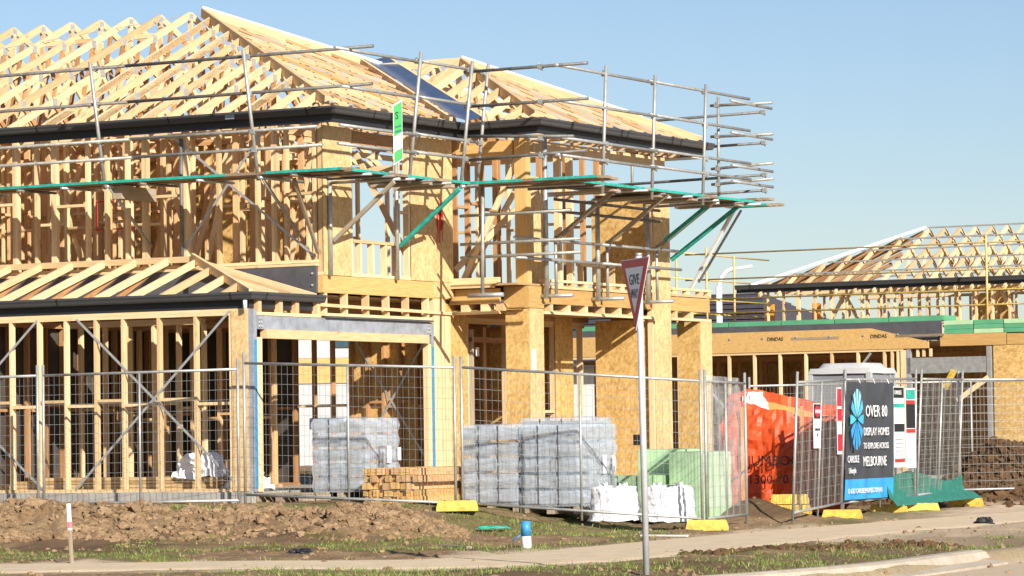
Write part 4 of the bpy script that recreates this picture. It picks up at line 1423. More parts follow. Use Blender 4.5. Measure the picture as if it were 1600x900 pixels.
fence(Gd[2], Gd[3], 'leaning fence panel with green shade cloth at its foot', (-0.42, -0.40), 0.06, dens=0.055)
fence(Gd[3], Gd[4], 'fence panel in front of the dark spoil heap', (-0.40, -0.40))
fence(Gd[4], Gd[5], 'fence panel at the far right edge', (-0.40, -0.40))
fence((3.9, 58.0), (6.6, 60.6), 'distant fence panel behind the orange skip bag', (-0.45, -0.4))
fence((6.6, 60.6), (9.6, 62.6), 'distant fence panel behind the spoil heap', (-0.4, -0.35))


def foot(x, y, rz, label, z=None):
    zz = gz(x, y) if z is None else z
    f = thing('ballast_block', label, 'fence foot', (x, y, zz), 'yellow fence feet')
    d = Vector((math.cos(rz), math.sin(rz), 0))
    s = Vector((-d.y, d.x, 0))
    c = Vector((x, y, zz))
    L, wd, h = 0.28, 0.12, 0.14
    vs = []
    for (k, hz) in ((1.0, 0.0), (1.0, 0.05), (0.9, h)):
        for sx_, sy_ in ((-1, -1), (1, -1), (1, 1), (-1, 1)):
            vs.append(tuple(c + d * sx_ * L * k + s * sy_ * wd * (k - 0.0) + Z * hz))
    fs = [(3, 2, 1, 0), (8, 9, 10, 11)]
    for q in (0, 4):
        fs += [(q + i, q + (i + 1) % 4, q + 4 + (i + 1) % 4, q + 4 + i) for i in range(4)]
    mesh('block', f, vs, fs, 'yellow')
    for k in (-0.55, 0.55):
        mesh_c = c + d * L * k
        tube('socket', f, mesh_c + Z * (h - 0.02), mesh_c + Z * (h + 0.006), 0.028, 'black', 10)
    hx = c - d * (L * 0.999)
    beam('handle_slot', f, hx - s * 0.06 + Z * 0.06 - d * 0.001, hx + s * 0.06 + Z * 0.06 - d * 0.001, 0.012, 0.05, 'black')
    return f


foot(-0.78, 46.6, 0.05, 'yellow fence foot half buried by the soil bank')
foot(2.52, 45.8, -0.05, 'yellow fence foot standing before the green stack')
foot(4.02, 50.6, -0.2, 'lower yellow block of the pair stacked by the danger sign panel', -0.47)
foot(4.0, 50.65, -0.1, 'upper yellow block of the pair stacked by the danger sign panel', -0.318)
foot(4.75, 50.6, -0.25, 'yellow fence foot below the left edge of the banner')
foot(5.75, 53.6, -0.3, 'yellow fence foot below the white notice board')
foot(6.3, 54.2, 0.35, 'yellow fence foot lying beside the green shade cloth')
foot(7.4, 57.2, -0.3, 'yellow fence foot beside the dark spoil heap')


# ------------------------------------------------------------------ soft shapes
def softbox(name, parent, c, ex, ey, hx, hy, h, mat, nx=14, nz=12, amp=0.02, pw=6.0, rows=0, seed=1, smooth=True, taper=0.0, sag=0.0):
    """Rounded, slightly lumpy box standing on c: superellipse rings plus a closed top."""
    vs, fs = [], []
    ns = nx * 4
    ex, ey = Vector(ex), Vector(ey)
    prof = []
    for j in range(nz + 1):
        t = j / nz
        prof.append((t * h, 1.0 - taper * t))
    for q in (0.75, 0.45, 0.15):
        prof.append((h * (1.0 + 0.012), q * (1 - taper)))
    r0 = random.Random(seed)
    for j, (z, k) in enumerate(prof):
        for i in range(ns):
            if pw > 10:
                u_ = 2 * (i % nx) / nx - 1
                cx, sy_ = ((u_, -1), (1, u_), (-u_, 1), (-1, -u_))[i // nx]
                r = 0.975 if i % nx == 0 else 1.0
            else:
                t = 2 * math.pi * i / ns
                cx, sy_ = math.cos(t), math.sin(t)
                r = (abs(cx) ** pw + abs(sy_) ** pw) ** (-1 / pw)
            wob = amp * (r0.random() - 0.5) * (1 if j <= nz else 0.5)
            if rows and j <= nz:
                wob += 0.022 * abs(math.sin(math.pi * rows * z / h)) - 0.012
            sg_ = -sag * (1 - abs(cx) ** 2 * abs(sy_) ** 2 * 4) * (z / h) ** 3
            p = Vector(c) + ex * (cx * r * k * (hx + wob)) + ey * (sy_ * r * k * (hy + wob)) + Z * (z + sg_ + (r0.random() - 0.5) * amp * 0.5)
            vs.append(tuple(p))
        if j:
            for i in range(ns):
                a, b = (j - 1) * ns + i, (j - 1) * ns + (i + 1) % ns
                fs.append((a, b, b + ns, a + ns))
    fs.append(tuple(range((len(prof) - 1) * ns, len(prof) * ns)))
    return mesh(name, parent, vs, fs, mat, 'sharp' if pw > 10 else smooth)


def timber_pallet(parent, c, hx, hy, nm='pallet_board'):
    for k in (-0.8, -0.4, 0, 0.4, 0.8):
        beam(nm, parent, c + V * (hy * k) - U * hx + Z * 0.125, c + V * (hy * k) + U * hx + Z * 0.125, 0.10, 0.02, 'hoary')
    for k in (-0.92, 0, 0.92):
        beam('pallet_bearer', parent, c - V * hy + U * (hx * k) + Z * 0.06, c + V * hy + U * (hx * k) + Z * 0.06, 0.08, 0.10, 'hoary')


def block_pack(loc, hx, hy, layers, lh, label, seed, bands=True):
    c = Vector(loc)
    t = thing('wrapped_block_pallet', label, 'pallet', c, 'film wrapped pallets of blocks')
    timber_pallet(t, c, hx, hy)
    n1, n2 = 2, 2
    rr = random.Random(seed)
    for l in range(layers):
        z = 0.14 + lh * l
        for i in range(n1):
            for j in range(n2):
                if 0 < i < n1 - 1 and 0 < j < n2 - 1:
                    continue
                q = c + U * (hx * 0.97 * (2 * (i + 0.5) / n1 - 1) + rr.uniform(-.01, .01)) + V * (hy * 0.97 * (2 * (j + 0.5) / n2 - 1) + rr.uniform(-.01, .01)) + Z * (z + lh * 0.46)
                beam('block', t, q - U * hx * 0.93 / n1, q + U * hx * 0.93 / n1, 2 * hy * 0.93 / n2, lh * 0.80, 'brick')
    H_ = 0.14 + layers * lh
    softbox('stretch_film', t, c + Z * 0.11, U, V, hx + 0.015, hy + 0.015, H_ - 0.10, 'film', 12, layers * 4, 0.010, 14, layers, seed)
    for k in (-0.35, 0.35):
        for s in (-1, 1):
            q = c + V * (s * (hy + 0.024)) + U * (hx * k)
            beam('band', t, q + Z * 0.14, q + Z * H_, 0.018, 0.004, 'steel_dark', V)
    q = c - U * (hx + 0.03) + V * (hy * 0.3)
    beam('paper_label', t, q + Z * (H_ * 0.45), q + Z * (H_ * 0.66), 0.11, 0.004, 'sign_white', U)
    q = q + V * 0.28
    beam('paper_label', t, q + Z * (H_ * 0.48), q + Z * (H_ * 0.64), 0.09, 0.004, 'sign_white', U)
    return t


def HW(a, b, z):
    return W(a, b, z)


block_pack(W(-0.91, 1.36, -0.14), 0.44, 0.45, 5, 0.20, 'film wrapped block pallet standing alone in front of the garage opening', 3)
block_pack(W(-3.13, 1.80, -0.33), 0.44, 0.53, 5, 0.213, 'left film wrapped block pallet of the front pair behind the fence', 4)
block_pack(W(-4.07, 1.84, -0.36), 0.45, 0.57, 5, 0.217, 'right film wrapped block pallet of the front pair, nearest the white bags', 5)
block_pack(W(-3.35, 3.15, -0.30), 0.50, 0.45, 5, 0.225, 'film wrapped block pallet behind the front pair', 6)

# timber stack: loose planks piled end-on
ts = thing('timber_stack', 'stack of rough sawn timber offcuts behind the fence', 'timber', W(-2.08, 1.0, -0.25))
rr = random.Random(5)
c = W(-2.08, 0.30, -0.20)
z = 0.04
for row in range(5):
    x = -0.40
    while x < 0.42:
        wd = rr.uniform(0.07, 0.14)
        off = rr.uniform(-0.06, 0.04)
        q = c - U * (x + wd / 2) + Z * (z + 0.03 + rr.uniform(-.006, .006)) + V * off
        beam('plank', ts, q, q + V * rr.uniform(1.5, 1.9), wd - 0.010, 0.092, rr.choice(('lvl', 'lvl', 'pine_red')))
        x += wd
    z += 0.098
pl = thing('low_pallet', 'low weathered pallet frame lying beside the lone block pallet', 'pallet', W(-0.42, 0.42, -0.16))
timber_pallet(pl, W(-0.42, 0.42, -0.16), 0.42, 0.36)
ts2 = thing('floor_timber', 'planks lying on the slab just inside the side wall', 'timber', W(2.0, 0.5, 0.02))
for j in range(4):
    for i in range(3):
        beam('plank', ts2, W(0.75 + 0.02 * i, 0.35 + 0.12 * i, 0.04 + 0.05 * j), W(4.9 - 0.3 * j, 0.35 + 0.12 * i, 0.04 + 0.05 * j), 0.10, 0.045, 'pine' if (i + j) % 2 else 'lvl')

# white wrap heaps on the slab
for (a, b, hx, hy, h, lb) in ((1.15, 0.5, 0.42, 0.26, 0.34, 'crumpled white wrap bundle lying behind the cross straps'),
                              (0.35, 0.5, 0.36, 0.26, 0.24, 'crumpled white wrap bundle lying by the garage corner')):
    t = thing('white_wrap_bundle', lb, 'wrap', W(a, b, 0.2), 'white wrap bundles on the slab')
    softbox('bundle', t, W(a, b, 0.2 if a > 1 else 0.02), U, V, hx, hy, h, 'bag', 7, 6, 0.13, 2.2, 0, int(a * 10), False, 0.35, 0.05)


def bulk_bag(loc, hx, hy, h, label, seed):
    c = Vector(loc)
    t = thing('bulk_bag', label, 'bag', c, 'white bulk bags')
    softbox('sack', t, c, U, V, hx, hy, h, 'bag', 8, 9, 0.05, 2.8, 0, seed, True, 0.18, 0.06)
    mb = c + Z * (h * 0.97)
    for k, (s0, s1) in enumerate(((0.7, 0.2), (-0.6, 0.3))):
        p0 = mb + U * hx * s0 * 0.7
        vs = [tuple(p0 + U * x + V * y + Z * zz) for x, y, zz in ((-.05, -.04, 0), (.05, -.05, 0), (.06, .05, 0), (-.04, .05, 0), (-.03, -.06, .04), (.05, -.03, .06), (.06, .04, .03), (-.04, .03, .07))]
        mesh('tied_neck', t, vs, [(0, 1, 5, 4), (1, 2, 6, 5), (2, 3, 7, 6), (3, 0, 4, 7), (4, 5, 6, 7)], 'bag')
    return t


bulk_bag(W(-5.22, 1.0, -0.43), 0.33, 0.34, 0.46, 'left slumped white bulk bag beside the wrapped pallets', 11)
bulk_bag(W(-5.92, 1.25, -0.45), 0.35, 0.34, 0.48, 'right slumped white bulk bag in front of the green stack', 12)

gs = thing('green_wrapped_stack', 'stepped stack wrapped in pale green plastic behind the fence', 'wrapped stack', W(-4.6, 3.9, -0.5))
softbox('lower_pack', gs, W(-4.25, 3.45, -0.48), U, V, 0.46, 0.38, 0.62, 'green_wrap', 10, 8, 0.005, 18, 0, 21)
softbox('upper_pack', gs, W(-4.45, 4.25, -0.50), U, V, 0.34, 0.38, 1.0, 'green_wrap', 10, 8, 0.005, 18, 0, 22)
softbox('lower_pack', gs, W(-5.05, 4.0, -0.52), U, V, 0.26, 0.5, 0.98, 'green_wrap', 10, 8, 0.005, 18, 0, 23)
for k in (-0.6, 0.1, 0.7):
    beam('band', gs, W(-4.25 + 0.44 * k, 3.062, -0.44), W(-4.25 + 0.44 * k, 3.062, 0.14), 0.012, 0.004, 'steel_dark', V)

# orange skip bag
ob = Vector((4.22, 54.0, -0.5))
bag = thing('skip_bag', 'big orange skip bag full of site rubbish behind the fence', 'skip bag', ob)
d1 = Vector((0.93, -0.36, 0)).normalized()
d2 = Vector((0.36, 0.93, 0)).normalized()


def skipbag():
    vs, fs = [], []
    n, L = 88, 22
    r0 = random.Random(3)
    for j in range(L + 1):
        t = j / L
        for i in range(n):
            th = 2 * math.pi * i / n
            cx, sy_ = math.cos(th), math.sin(th)
            r = (abs(cx) ** 9 + abs(sy_) ** 9) ** (-1 / 9)
            bul = 0.93 + 0.06 * math.sin(math.pi * t) + 0.025 * math.sin(5 * th + 3 * t) + 0.12 * (mnoise.noise(Vector((cx * r * 2.2, sy_ * r * 2.2, t * 3.5))) ) + 0.11 * abs(mnoise.noise(Vector((cx * r * 5 + 4, sy_ * r * 5, t * 8))))
            zz = (1.66 - 0.20 * cx + 0.10 * sy_) * t + 0.05 * t * mnoise.noise(Vector((cx * 2, sy_ * 2, 7)))
            vs.append(tuple(ob + d1 * cx * r * 0.82 * bul + d2 * sy_ * r * 0.75 * bul + Z * (zz + 0.02 * r0.random() * t)))
        if j:
            for i in range(n):
                a, b = (j - 1) * n + i, (j - 1) * n + (i + 1) % n
                fs.append((a, b, b + n, a + n))
    top = L * n
    for k, (sc, dz) in enumerate(((0.93, 0.0), (0.85, -0.16))):
        for i in range(n):
            p = Vector(vs[top + i])
            c = Vector((ob.x, ob.y, p.z))
            vs.append(tuple(c + (p - c) * sc + Z * dz))
        for i in range(n):
            a = (L + k) * n
            fs.append((a + i, a + (i + 1) % n, a + n + (i + 1) % n, a + n + i))
    mesh('sack', bag, vs, fs, 'orange', False)
    fl = vs[-n:]
    mesh('rubbish_fill', bag, fl + [tuple(ob + Z * 1.36)], [(i, (i + 1) % n, n) for i in range(n)], 'orange_pale', True)


skipbag()
for i, (s, sz_, zz, xs) in enumerate((('JUMBOC', 0.22, 0.72, 1.0), ('1300 70 00', 0.20, 0.44, 1.0))):
    text('lettering', bag, s, sz_, ob - d2 * 0.88 - d1 * 0.36 + Z * zz, d1, 'black', sx=xs)
for k in (-0.45, 0.5):
    beam('strap', bag, ob - d2 * 0.83 + d1 * k + Z * 0.05, ob - d2 * 0.80 + d1 * k + Z * 1.62, 0.06, 0.006, 'orange_pale', d2)
softbox('white_sack_on_top', bag, ob + Z * 1.58 - d1 * 0.45 - d2 * 0.2, d1, d2, 0.22, 0.2, 0.26, 'bag', 6, 5, 0.08, 2.2, 0, 8, False, 0.4)

# portable toilet
tc_ = Vector((6.05, 62.0, -0.42))
pt = thing('portable_toilet', 'grey portable toilet with a pale roof behind the banner', 'toilet', tc_)
a_, b_ = U * 0.56, V * 0.56
for (s1, s2, nm) in ((-1, 0, 'door'), (1, 0, 'side_panel'), (0, -1, 'side_panel'), (0, 1, 'side_panel')):
    if s2:
        p0, p1 = tc_ + b_ * s2 - a_ * 0.95, tc_ + b_ * s2 + a_ * 0.95
    else:
        p0, p1 = tc_ + a_ * s1 - b_ * 0.95, tc_ + a_ * s1 + b_ * 0.95
    q = beam(nm, pt, p0 + Z * 1.12, p1 + Z * 1.12, 0.03, 2.05, 'grey_plastic')
    dd = (p1 - p0).normalized()
    for k in (0.2, 0.5, 0.8):
        o_ = (p0 + (p1 - p0) * k) + (p0 + p1 - 2 * tc_).normalized() * 0.02
        beam('rib', q, o_ + Z * 0.3, o_ + Z * 1.95, 0.05, 0.02, 'grey_plastic', (p0 + p1 - 2 * tc_).normalized())
for s1 in (-1, 1):
    for s2 in (-1, 1):
        q = tc_ + a_ * s1 + b_ * s2
        beam('corner_post', pt, q + Z * 0.1, q + Z * 2.18, 0.09, 0.09, 'pale_plastic', U)
softbox('roof', pt, tc_ + Z * 2.16, U, V, 0.62, 0.62, 0.10, 'pale_plastic', 8, 3, 0.012, 12, 0, 4, True, 0.06)
softbox('roof_dome', pt, tc_ + Z * 2.26, U, V, 0.5, 0.5, 0.09, 'pale_plastic', 8, 3, 0.0, 8, 0, 4, True, 0.15)
beam('skid', pt, tc_ - a_ + Z * 0.05, tc_ + a_ + Z * 0.05, 1.1, 0.1, 'old')

# ------------------------------------------------------------------ banner and boards on the fence
g1, g2 = Vector((*Gd[1], -0.46)), Vector((*Gd[2], -0.42))
bd = (g2 - g1)
bd.z = 0
BL = bd.length
bd.normalize()
bn = Vector((bd.y, -bd.x, 0))          # towards the footpath
if bn.y > 0:
    bn = -bn
bn = -Vector((-bn.x, -bn.y, 0)) if bn.dot(Vector((0, -1, 0))) < 0 else bn
ban = thing('fence_banner', 'charcoal fence banner reading over 80 display homes with blue footer', 'banner', g1 + bn * 0.04)


def sheet(name, parent, org, xd, nrm, w, z0, z1, mat, amp=0.022, nx=48, nz=14, th=0.003, fr=9.0, lean=0.03):
    vs, fs = [], []
    for k in (0, 1):
        for j in range(nz + 1):
            for i in range(nx + 1):
                s, t = i / nx, j / nz
                off = amp * math.sin(fr * s * w + 1.3 * math.sin(1.7 * (z0 + (z1 - z0) * t))) - th * k - (z0 + (z1 - z0) * t) * lean * -1
                vs.append(tuple(org + xd * (s * w) + Z * (z0 + (z1 - z0) * t) + nrm * off))
    S_ = (nx + 1) * (nz + 1)
    for k in (0, 1):
        for j in range(nz):
            for i in range(nx):
                a = k * S_ + j * (nx + 1) + i
                q = (a, a + 1, a + nx + 2, a + nx + 1)
                fs.append(q if k == 0 else q[::-1])
    return mesh(name, parent, vs, fs, mat, True)


b0 = g1 - bd * 0.06 + bn * 0.05
BW = 2.12
sheet('cloth', ban, b0, bd, bn, BW, 0.16, 1.92, 'banner')
sheet('footer_strip', ban, b0 + bn * 0.004, bd, bn, BW, 0.17, 0.47, 'banner_blue')
lead = bn * 0.028


def btext(s, size, x, z, mat='sign_white', sx=1.0):
    return text('lettering', ban, s, size, b0 + bd * x + Z * z + bn * (0.034 + z * 0.03), bd, mat, sx=sx)


btext('OVER 80', 0.25, 0.82, 1.40, sx=1.02)
btext('DISPLAY HOMES', 0.17, 0.74, 1.12, sx=0.92)
btext('TO EXPLORE ACROSS', 0.13, 0.74, 0.92, sx=0.88)
btext('MELBOURNE', 0.21, 0.74, 0.66, sx=0.86)
btext('CARLISLE', 0.15, 0.06, 0.72, sx=0.80)
btext('Lifestyle', 0.12, 0.12, 0.56, sx=0.8)
btext('13 6767 CARLISLEHOMES.COM.AU', 0.105, 0.08, 0.26, sx=0.95)
# leaf-shaped emblem: a ring of petals
ec = b0 + bd * 0.36 + Z * 1.36 + bn * 0.104
for i in range(12):
    t0 = 2 * math.pi * i / 12
    pts = []
    for (rr_, dt) in ((0.04, 0.0), (0.24, -0.20), (0.40, -0.16), (0.41, 0.16), (0.24, 0.20)):
        e_ = 1.0 - 0.16 * abs(math.sin(t0 + dt)) * abs(math.cos(t0 + dt))
        pts.append(ec + bd * (0.72 * e_ * rr_ * math.cos(t0 + dt)) + Z * (1.12 * rr_ * math.sin(t0 + dt)) + bn * (0.03 * 1.12 * rr_ * math.sin(t0 + dt)))
    prism('emblem_petal', ban, pts, bn * 0.002, 'banner_pale' if 1 < i < 5 else ('banner_cyan' if i < 7 else 'banner_blue'))
for i, x in enumerate((0.02, 0.65, 1.3, 1.93)):
    tube('eyelet_tie', ban, b0 + bd * x + Z * 1.90 + bn * 0.06, b0 + bd * x + Z * 1.97 + bn * 0.03, 0.008, 'sign_white', 5)


def notice(x, w, z0, z1, label, rows, base=None, xd=None, nm=None, o_=None, cat='notice'):
    xd = xd or bd
    nm = nm or bn
    o0 = (o_ or g1) + xd * x + nm * 0.05
    t = thing('notice_board', label, cat, o0 + Z * z0)
    mid = o0 + xd * w / 2
    card('board', t, mid + nm * (z0 + z1) / 2 * 0.03, xd, w, z0, z1, 'sign_white', nm, 0.006)
    k = 0
    for (f0, f1, col) in rows:
        card('print_panel', t, mid + nm * ((z0 + z1) / 2 * 0.03 + 0.004), xd, w * 0.92, z0 + (z1 - z0) * f0, z0 + (z1 - z0) * f1, col, nm, 0.003)
    return t, mid + nm * (z0 + z1) / 2 * 0.03


t, c_ = notice(2.12, 0.50, 0.62, 1.86, 'white site notice board with black and teal headings beside the banner',
               ((0.86, 0.99, 'black'), (0.74, 0.79, 'teal'), (0.44, 0.54, 'black'), (0.06, 0.11, 'sign_red')))
for i in range(6):
    beam('print_line', t, c_ + bn * 0.005 - bd * 0.2 + Z * (0.75 + 0.06 * i), c_ + bn * 0.005 + bd * 0.15 + Z * (0.75 + 0.06 * i), 0.003, 0.012, 'grey_plastic')
text('lettering', t, 'CARLISLE', 0.09, c_ + bn * 0.006 - bd * 0.22 + Z * 1.74, bd, 'sign_white', sx=0.9)
t, c_ = notice(2.68, 0.46, 0.60, 1.84, 'dark red and white safety board at the end of the banner panel',
               ((0.86, 0.98, 'teal'), (0.50, 0.80, 'black'), (0.80, 0.85, 'sign_red'), (0.44, 0.49, 'sign_red')))
gd0, gd1 = Vector((*Gd[0], -0.53)), Vector((*Gd[1], -0.46))
xd = (gd1 - gd0)
xd.z = 0
xd.normalize()
nn = Vector((xd.y, -xd.x, 0))
if nn.y > 0:
    nn = -nn
nn = nn if nn.x < 0 or nn.y < 0 else -nn
t, c_ = notice(1.05, 0.42, 1.02, 1.66, 'small white danger sign with red oval wired to the leaning panel', ((0.66, 0.98, 'black'),), None, xd, nn, gd0, 'sign')
cc = c_ + nn * 0.008 + Z * (1.02 + 0.64 * 0.82)
prism('red_oval', t, [cc + xd * 0.17 * math.cos(q) + Z * 0.085 * math.sin(q) for q in np.linspace(0, 2 * math.pi, 18)[:-1]], nn * 0.003, 'red_paint')
text('lettering', t, 'DANGER', 0.075, cc + nn * 0.005 - Z * 0.025, xd, 'sign_white', align='CENTER', sx=0.95)
text('lettering', t, 'CONSTRUCTION', 0.05, c_ + nn * 0.006 + Z * 1.27, xd, 'black', align='CENTER', sx=0.85)
text('lettering', t, 'SITE', 0.06, c_ + nn * 0.006 + Z * 1.19, xd, 'black', align='CENTER', sx=0.85)
t, c_ = notice(2.55, 0.30, 0.92, 1.90, 'narrow red and white warning strip left of the banner', ((0.72, 0.98, 'red_paint'), (0.50, 0.68, 'red_paint'), (0.05, 0.30, 'red_paint')), None, xd, nn, gd0, 'sign')

# green shade cloth at the foot of the leaning panel
shc = thing('shade_cloth', 'crumpled green shade cloth along the foot of the fence', 'shade cloth', (6.3, 54.5, -0.4))
a0 = Vector((5.62, 53.2, -0.43))
g3 = Vector((*Gd[3], -0.40))
vs, fs = [], []
n = 46
r0 = random.Random(9)
for i in range(n + 1):
    s = i / n
    q = a0 + (g3 - a0) * s
    q = q + bn * 0.06
    hh = 0.40 + 0.10 * math.sin(6 * s) + 0.02 * r0.random()
    for j, (o2, zz) in enumerate(((0.16 + 0.16 * s + 0.03 * r0.random(), 0.0), (0.12 + 0.1 * s, 0.07 + 0.03 * r0.random()), (0.05, 0.13), (0.02 + 0.02 * math.sin(25 * s), hh * 0.6), (0.01, hh))):
        vs.append(tuple(q + bn * o2 + Z * zz))
    if i:
        for j in range(4):
            a = (i - 1) * 5 + j
            fs.append((a, a + 1, a + 6, a + 5))
mesh('cloth', shc, vs, fs, 'shade', True)

# ------------------------------------------------------------------ small things on the verge
def single(o, label, cat):
    return tag(o, label, cat)


stx, sty = -4.52, 35.4
st = thing('survey_stake', 'thin white survey stake with a pink band standing in the verge', 'stake', (stx, sty, gz(stx, sty)))
beam('stake', st, (stx + 0.01, sty, -0.55), (stx - 0.02, sty, 0.10), 0.038, 0.022, 'hoary', U)
beam('white_top', st, (stx - 0.0085, sty, -0.16), (stx - 0.021, sty, 0.11), 0.040, 0.024, 'white', U)
M['pink'] = plain('faded_pink', (0.70, 0.22, 0.25), 0.7)
beam('pink_band', st, (stx - 0.0085, sty, -0.14), (stx - 0.0115, sty, -0.075), 0.042, 0.026, 'pink', U)
px, py = 0.12, 39.6
pz = gz(px, py)
pp_ = thing('capped_pipe', 'short white pipe with a blue painted top in the grass', 'pipe', (px, py, pz))
tube('pipe', pp_, (px + 0.01, py, pz - 0.1), (px, py, pz + 0.17), 0.055, 'white', 16)
tube('blue_top', pp_, (px, py, pz + 0.14), (px - 0.003, py, pz + 0.31), 0.0565, 'blue', 16)
tube('blue_tag', pp_, (px - 0.05, py, pz + 0.16), (px - 0.16, py, pz + 0.09), 0.008, 'blue', 5)
for (p0, p1, w_, d_, m_, lb) in (((-0.86, 39.6, 0.03), (-0.52, 39.0, 0.03), 0.07, 0.03, 'hoary', 'grey timber offcut lying on the dirt left of the blue pipe'),
                                 ((1.55, 43.0, 0.03), (2.1, 42.6, 0.03), 0.05, 0.02, 'white', 'pale thin strip lying on the ground below the white bags')):
    z = max(gz(p0[0], p0[1]), gz(p1[0], p1[1]))
    o = beam('timber_offcut', None, (p0[0], p0[1], z + p0[2]), (p1[0], p1[1], z + p1[2]), w_, d_, m_)
    tag(o, lb, 'offcut')
z = gz(6.3, 46.8)
o = softbox('plastic_bag', None, (0, 0, 0), (1, 0, 0), (0, 1, 0), 0.14, 0.09, 0.09, 'black', 6, 4, 0.05, 2.2, 0, 5, False, 0.4)
WM[o.name] = Matrix.Translation((6.3, 46.8, z))
o.matrix_basis = WM[o.name]
tag(o, 'crumpled black plastic scrap on the dusty ground at right', 'rubbish')
o = softbox('dark_rag', None, (0, 0, 0), (1, 0, 0), (0, 1, 0), 0.17, 0.07, 0.07, 'black', 6, 4, 0.06, 2.2, 0, 6, False, 0.4)
WM[o.name] = Matrix.Translation((-2.28, 36.9, gz(-2.28, 36.9)))
o.matrix_basis = WM[o.name]
tag(o, 'black scrap lying in the dirt near the footpath', 'rubbish')
z = gz(-0.28, 44.6)
o = softbox('green_strap', None, (0, 0, 0), (1, 0, 0), (0, 1, 0), 0.22, 0.05, 0.03, 'teal', 6, 3, 0.02, 2.5, 0, 6, False, 0.2)
WM[o.name] = Matrix.Translation((-0.28, 44.6, z + 0.02))
o.matrix_basis = WM[o.name]
tag(o, 'bright green strap lying below the wrapped pallets', 'strap')

# ------------------------------------------------------------------ neighbouring ground-floor frame
NB = 24.5
NH = thing('neighbour_frame_house', 'single storey timber frame next door with dark steel beam and strand board', 'house', W(2, NB, -0.2))


def nbox(name, a0, a1, b0, b1, z0, z1, mat):
    return hbox(name, NH, a0, a1, NB + b0, NB + b1, z0, z1, mat)


nbox('slab', -4, 9, -0.05, 8, -0.6, -0.2, 'slab')
nbox('steel_beam', -0.48, 9, 0.0, 0.10, 2.53, 2.92, 'steel_dark')
prism('timber_beam', NH, [W(9, NB - 0.08, 2.78), W(1.0, NB - 0.08, 2.80), W(-0.25, NB - 0.08, 2.50), W(-0.25, NB - 0.08, 2.37), W(9, NB - 0.08, 2.37)], V * 0.06, 'lvl')
for x in (3.3, 1.0):
    text('lettering', NH, 'DINDAS', 0.11, W(x, NB - 0.087, 2.60), -U, 'black', sx=0.9)
    beam('print_line', NH, W(x - 0.55, NB - 0.085, 2.63), W(x - 1.6, NB - 0.085, 2.63), 0.004, 0.05, 'old')
for a in rangef(0.4, 8.6, 0.75):
    tube('bolt', NH, W(a, NB - 0.10, 2.66), W(a, NB - 0.07, 2.66), 0.022, 'steel', 6)
nw = beam('wall_frame', NH, W(9, NB - 0.02, -0.18), W(0.3, NB - 0.02, -0.18), 0.09, 0.045, 'pine')
beam('top_plate', nw, W(9, NB - 0.02, 2.345), W(0.3, NB - 0.02, 2.345), 0.09, 0.045, 'pine')
for a in [0.42, 0.55, 0.72] + rangef(1.3, 8.8, 0.58):
    beam('stud', nw, W(a, NB - 0.02, -0.15), W(a, NB - 0.02, 2.32), 0.045, 0.09, 'pine', V)
for (a0, z0, a1, z1) in ((5.6, 2.3, 7.4, -0.1), (5.3, 2.3, 3.0, -0.1), (1.0, 2.3, 2.6, 0.4)):
    beam('brace_strap', nw, W(a0, NB - 0.075, z0), W(a1, NB - 0.075, z1), 0.006, 0.05, 'strap')
for k, b in enumerate((2.6, 4.4)):
    nw = beam('wall_frame', NH, W(9, NB + b, 2.30), W(-1.4, NB + b, 2.30), 0.09, 0.09, 'pine_dark')
    for a in rangef(-1.3 + 0.2 * k, 8.8, 0.5):
        beam('stud', nw, W(a, NB + b, -0.2), W(a, NB + b, 2.25), 0.045, 0.09, 'pine_dark', V)
nbox('wall_lining', -1.4, 9, 5.2, 5.22, -0.2, 2.5, 'osb')
nbox('ceiling_deck', -4, 9, 0.12, 6, 2.50, 2.52, 'deck')
nbox('opening_post', 0.24, 0.36, -0.06, 0.04, -0.2, 2.34, 'pine')
nbox('steel_post', 0.15, 0.23, -0.06, 0.04, -0.2, 2.5, 'steel')
nbox('steel_lintel', -1.48, 0.24, -0.06, 0.0, 1.86, 2.18, 'galv')
for a in (-0.15, -0.3, -0.02):
    nbox('cripple_stud', a, a + 0.05, -0.03, 0.02, 2.2, 2.36, 'pine')
nbox('steel_post', -1.58, -1.49, -0.07, 0.03, -0.2, 2.38, 'galv')
nbox('timber_beam', -1.9, -0.5, -0.05, 0.04, 2.40, 2.64, 'lvl')
nbox('strand_board_wall', -5.0, -1.62, -0.03, 0.0, -0.3, 2.40, 'osb')
nbox('timber_beam', -5.0, -1.92, -0.045, 0.035, 2.402, 2.62, 'lvl')
beam('yellow_strap', NH, W(-0.8, NB - 0.1, 1.9), W(-0.6, NB - 0.1, 1.55), 0.05, 0.12, 'yellow')
beam('timber_prop', NH, W(-1.55, NB - 0.15, 1.75), W(-0.9, NB - 0.2, 1.3), 0.05, 0.10, 'pine')
gp = thing('green_board_stack', 'flat stack of green boards on the neighbouring steel beam', 'boards', W(2, NB + 0.4, 2.93))
for i in range(7):
    hbox('board_bundle', gp, -0.5 + 1.2 * i, 0.68 + 1.2 * i, NB + 0.15, NB + 0.85, 2.925, 3.02 if i else 3.03, 'green_sheet')
gp2 = thing('green_board_pack', 'thick packs of green boards on the strand board wall at right', 'boards', W(-2, NB + 0.4, 2.64))
for i in range(6):
    for j in range(3):
        hbox('board_bundle', gp2, -4.4 + 0.64 * i, -3.78 + 0.64 * i, NB - 0.03, NB + 0.8, 2.645 + 0.09 * j, 2.73 + 0.09 * j, 'green_sheet' if (i * 2 + j) % 4 else 'green_wrap')

# ------------------------------------------------------------------ far house with battened trusses
FB = 52.0


def on_far(px_, py_, b=FB):
    pass


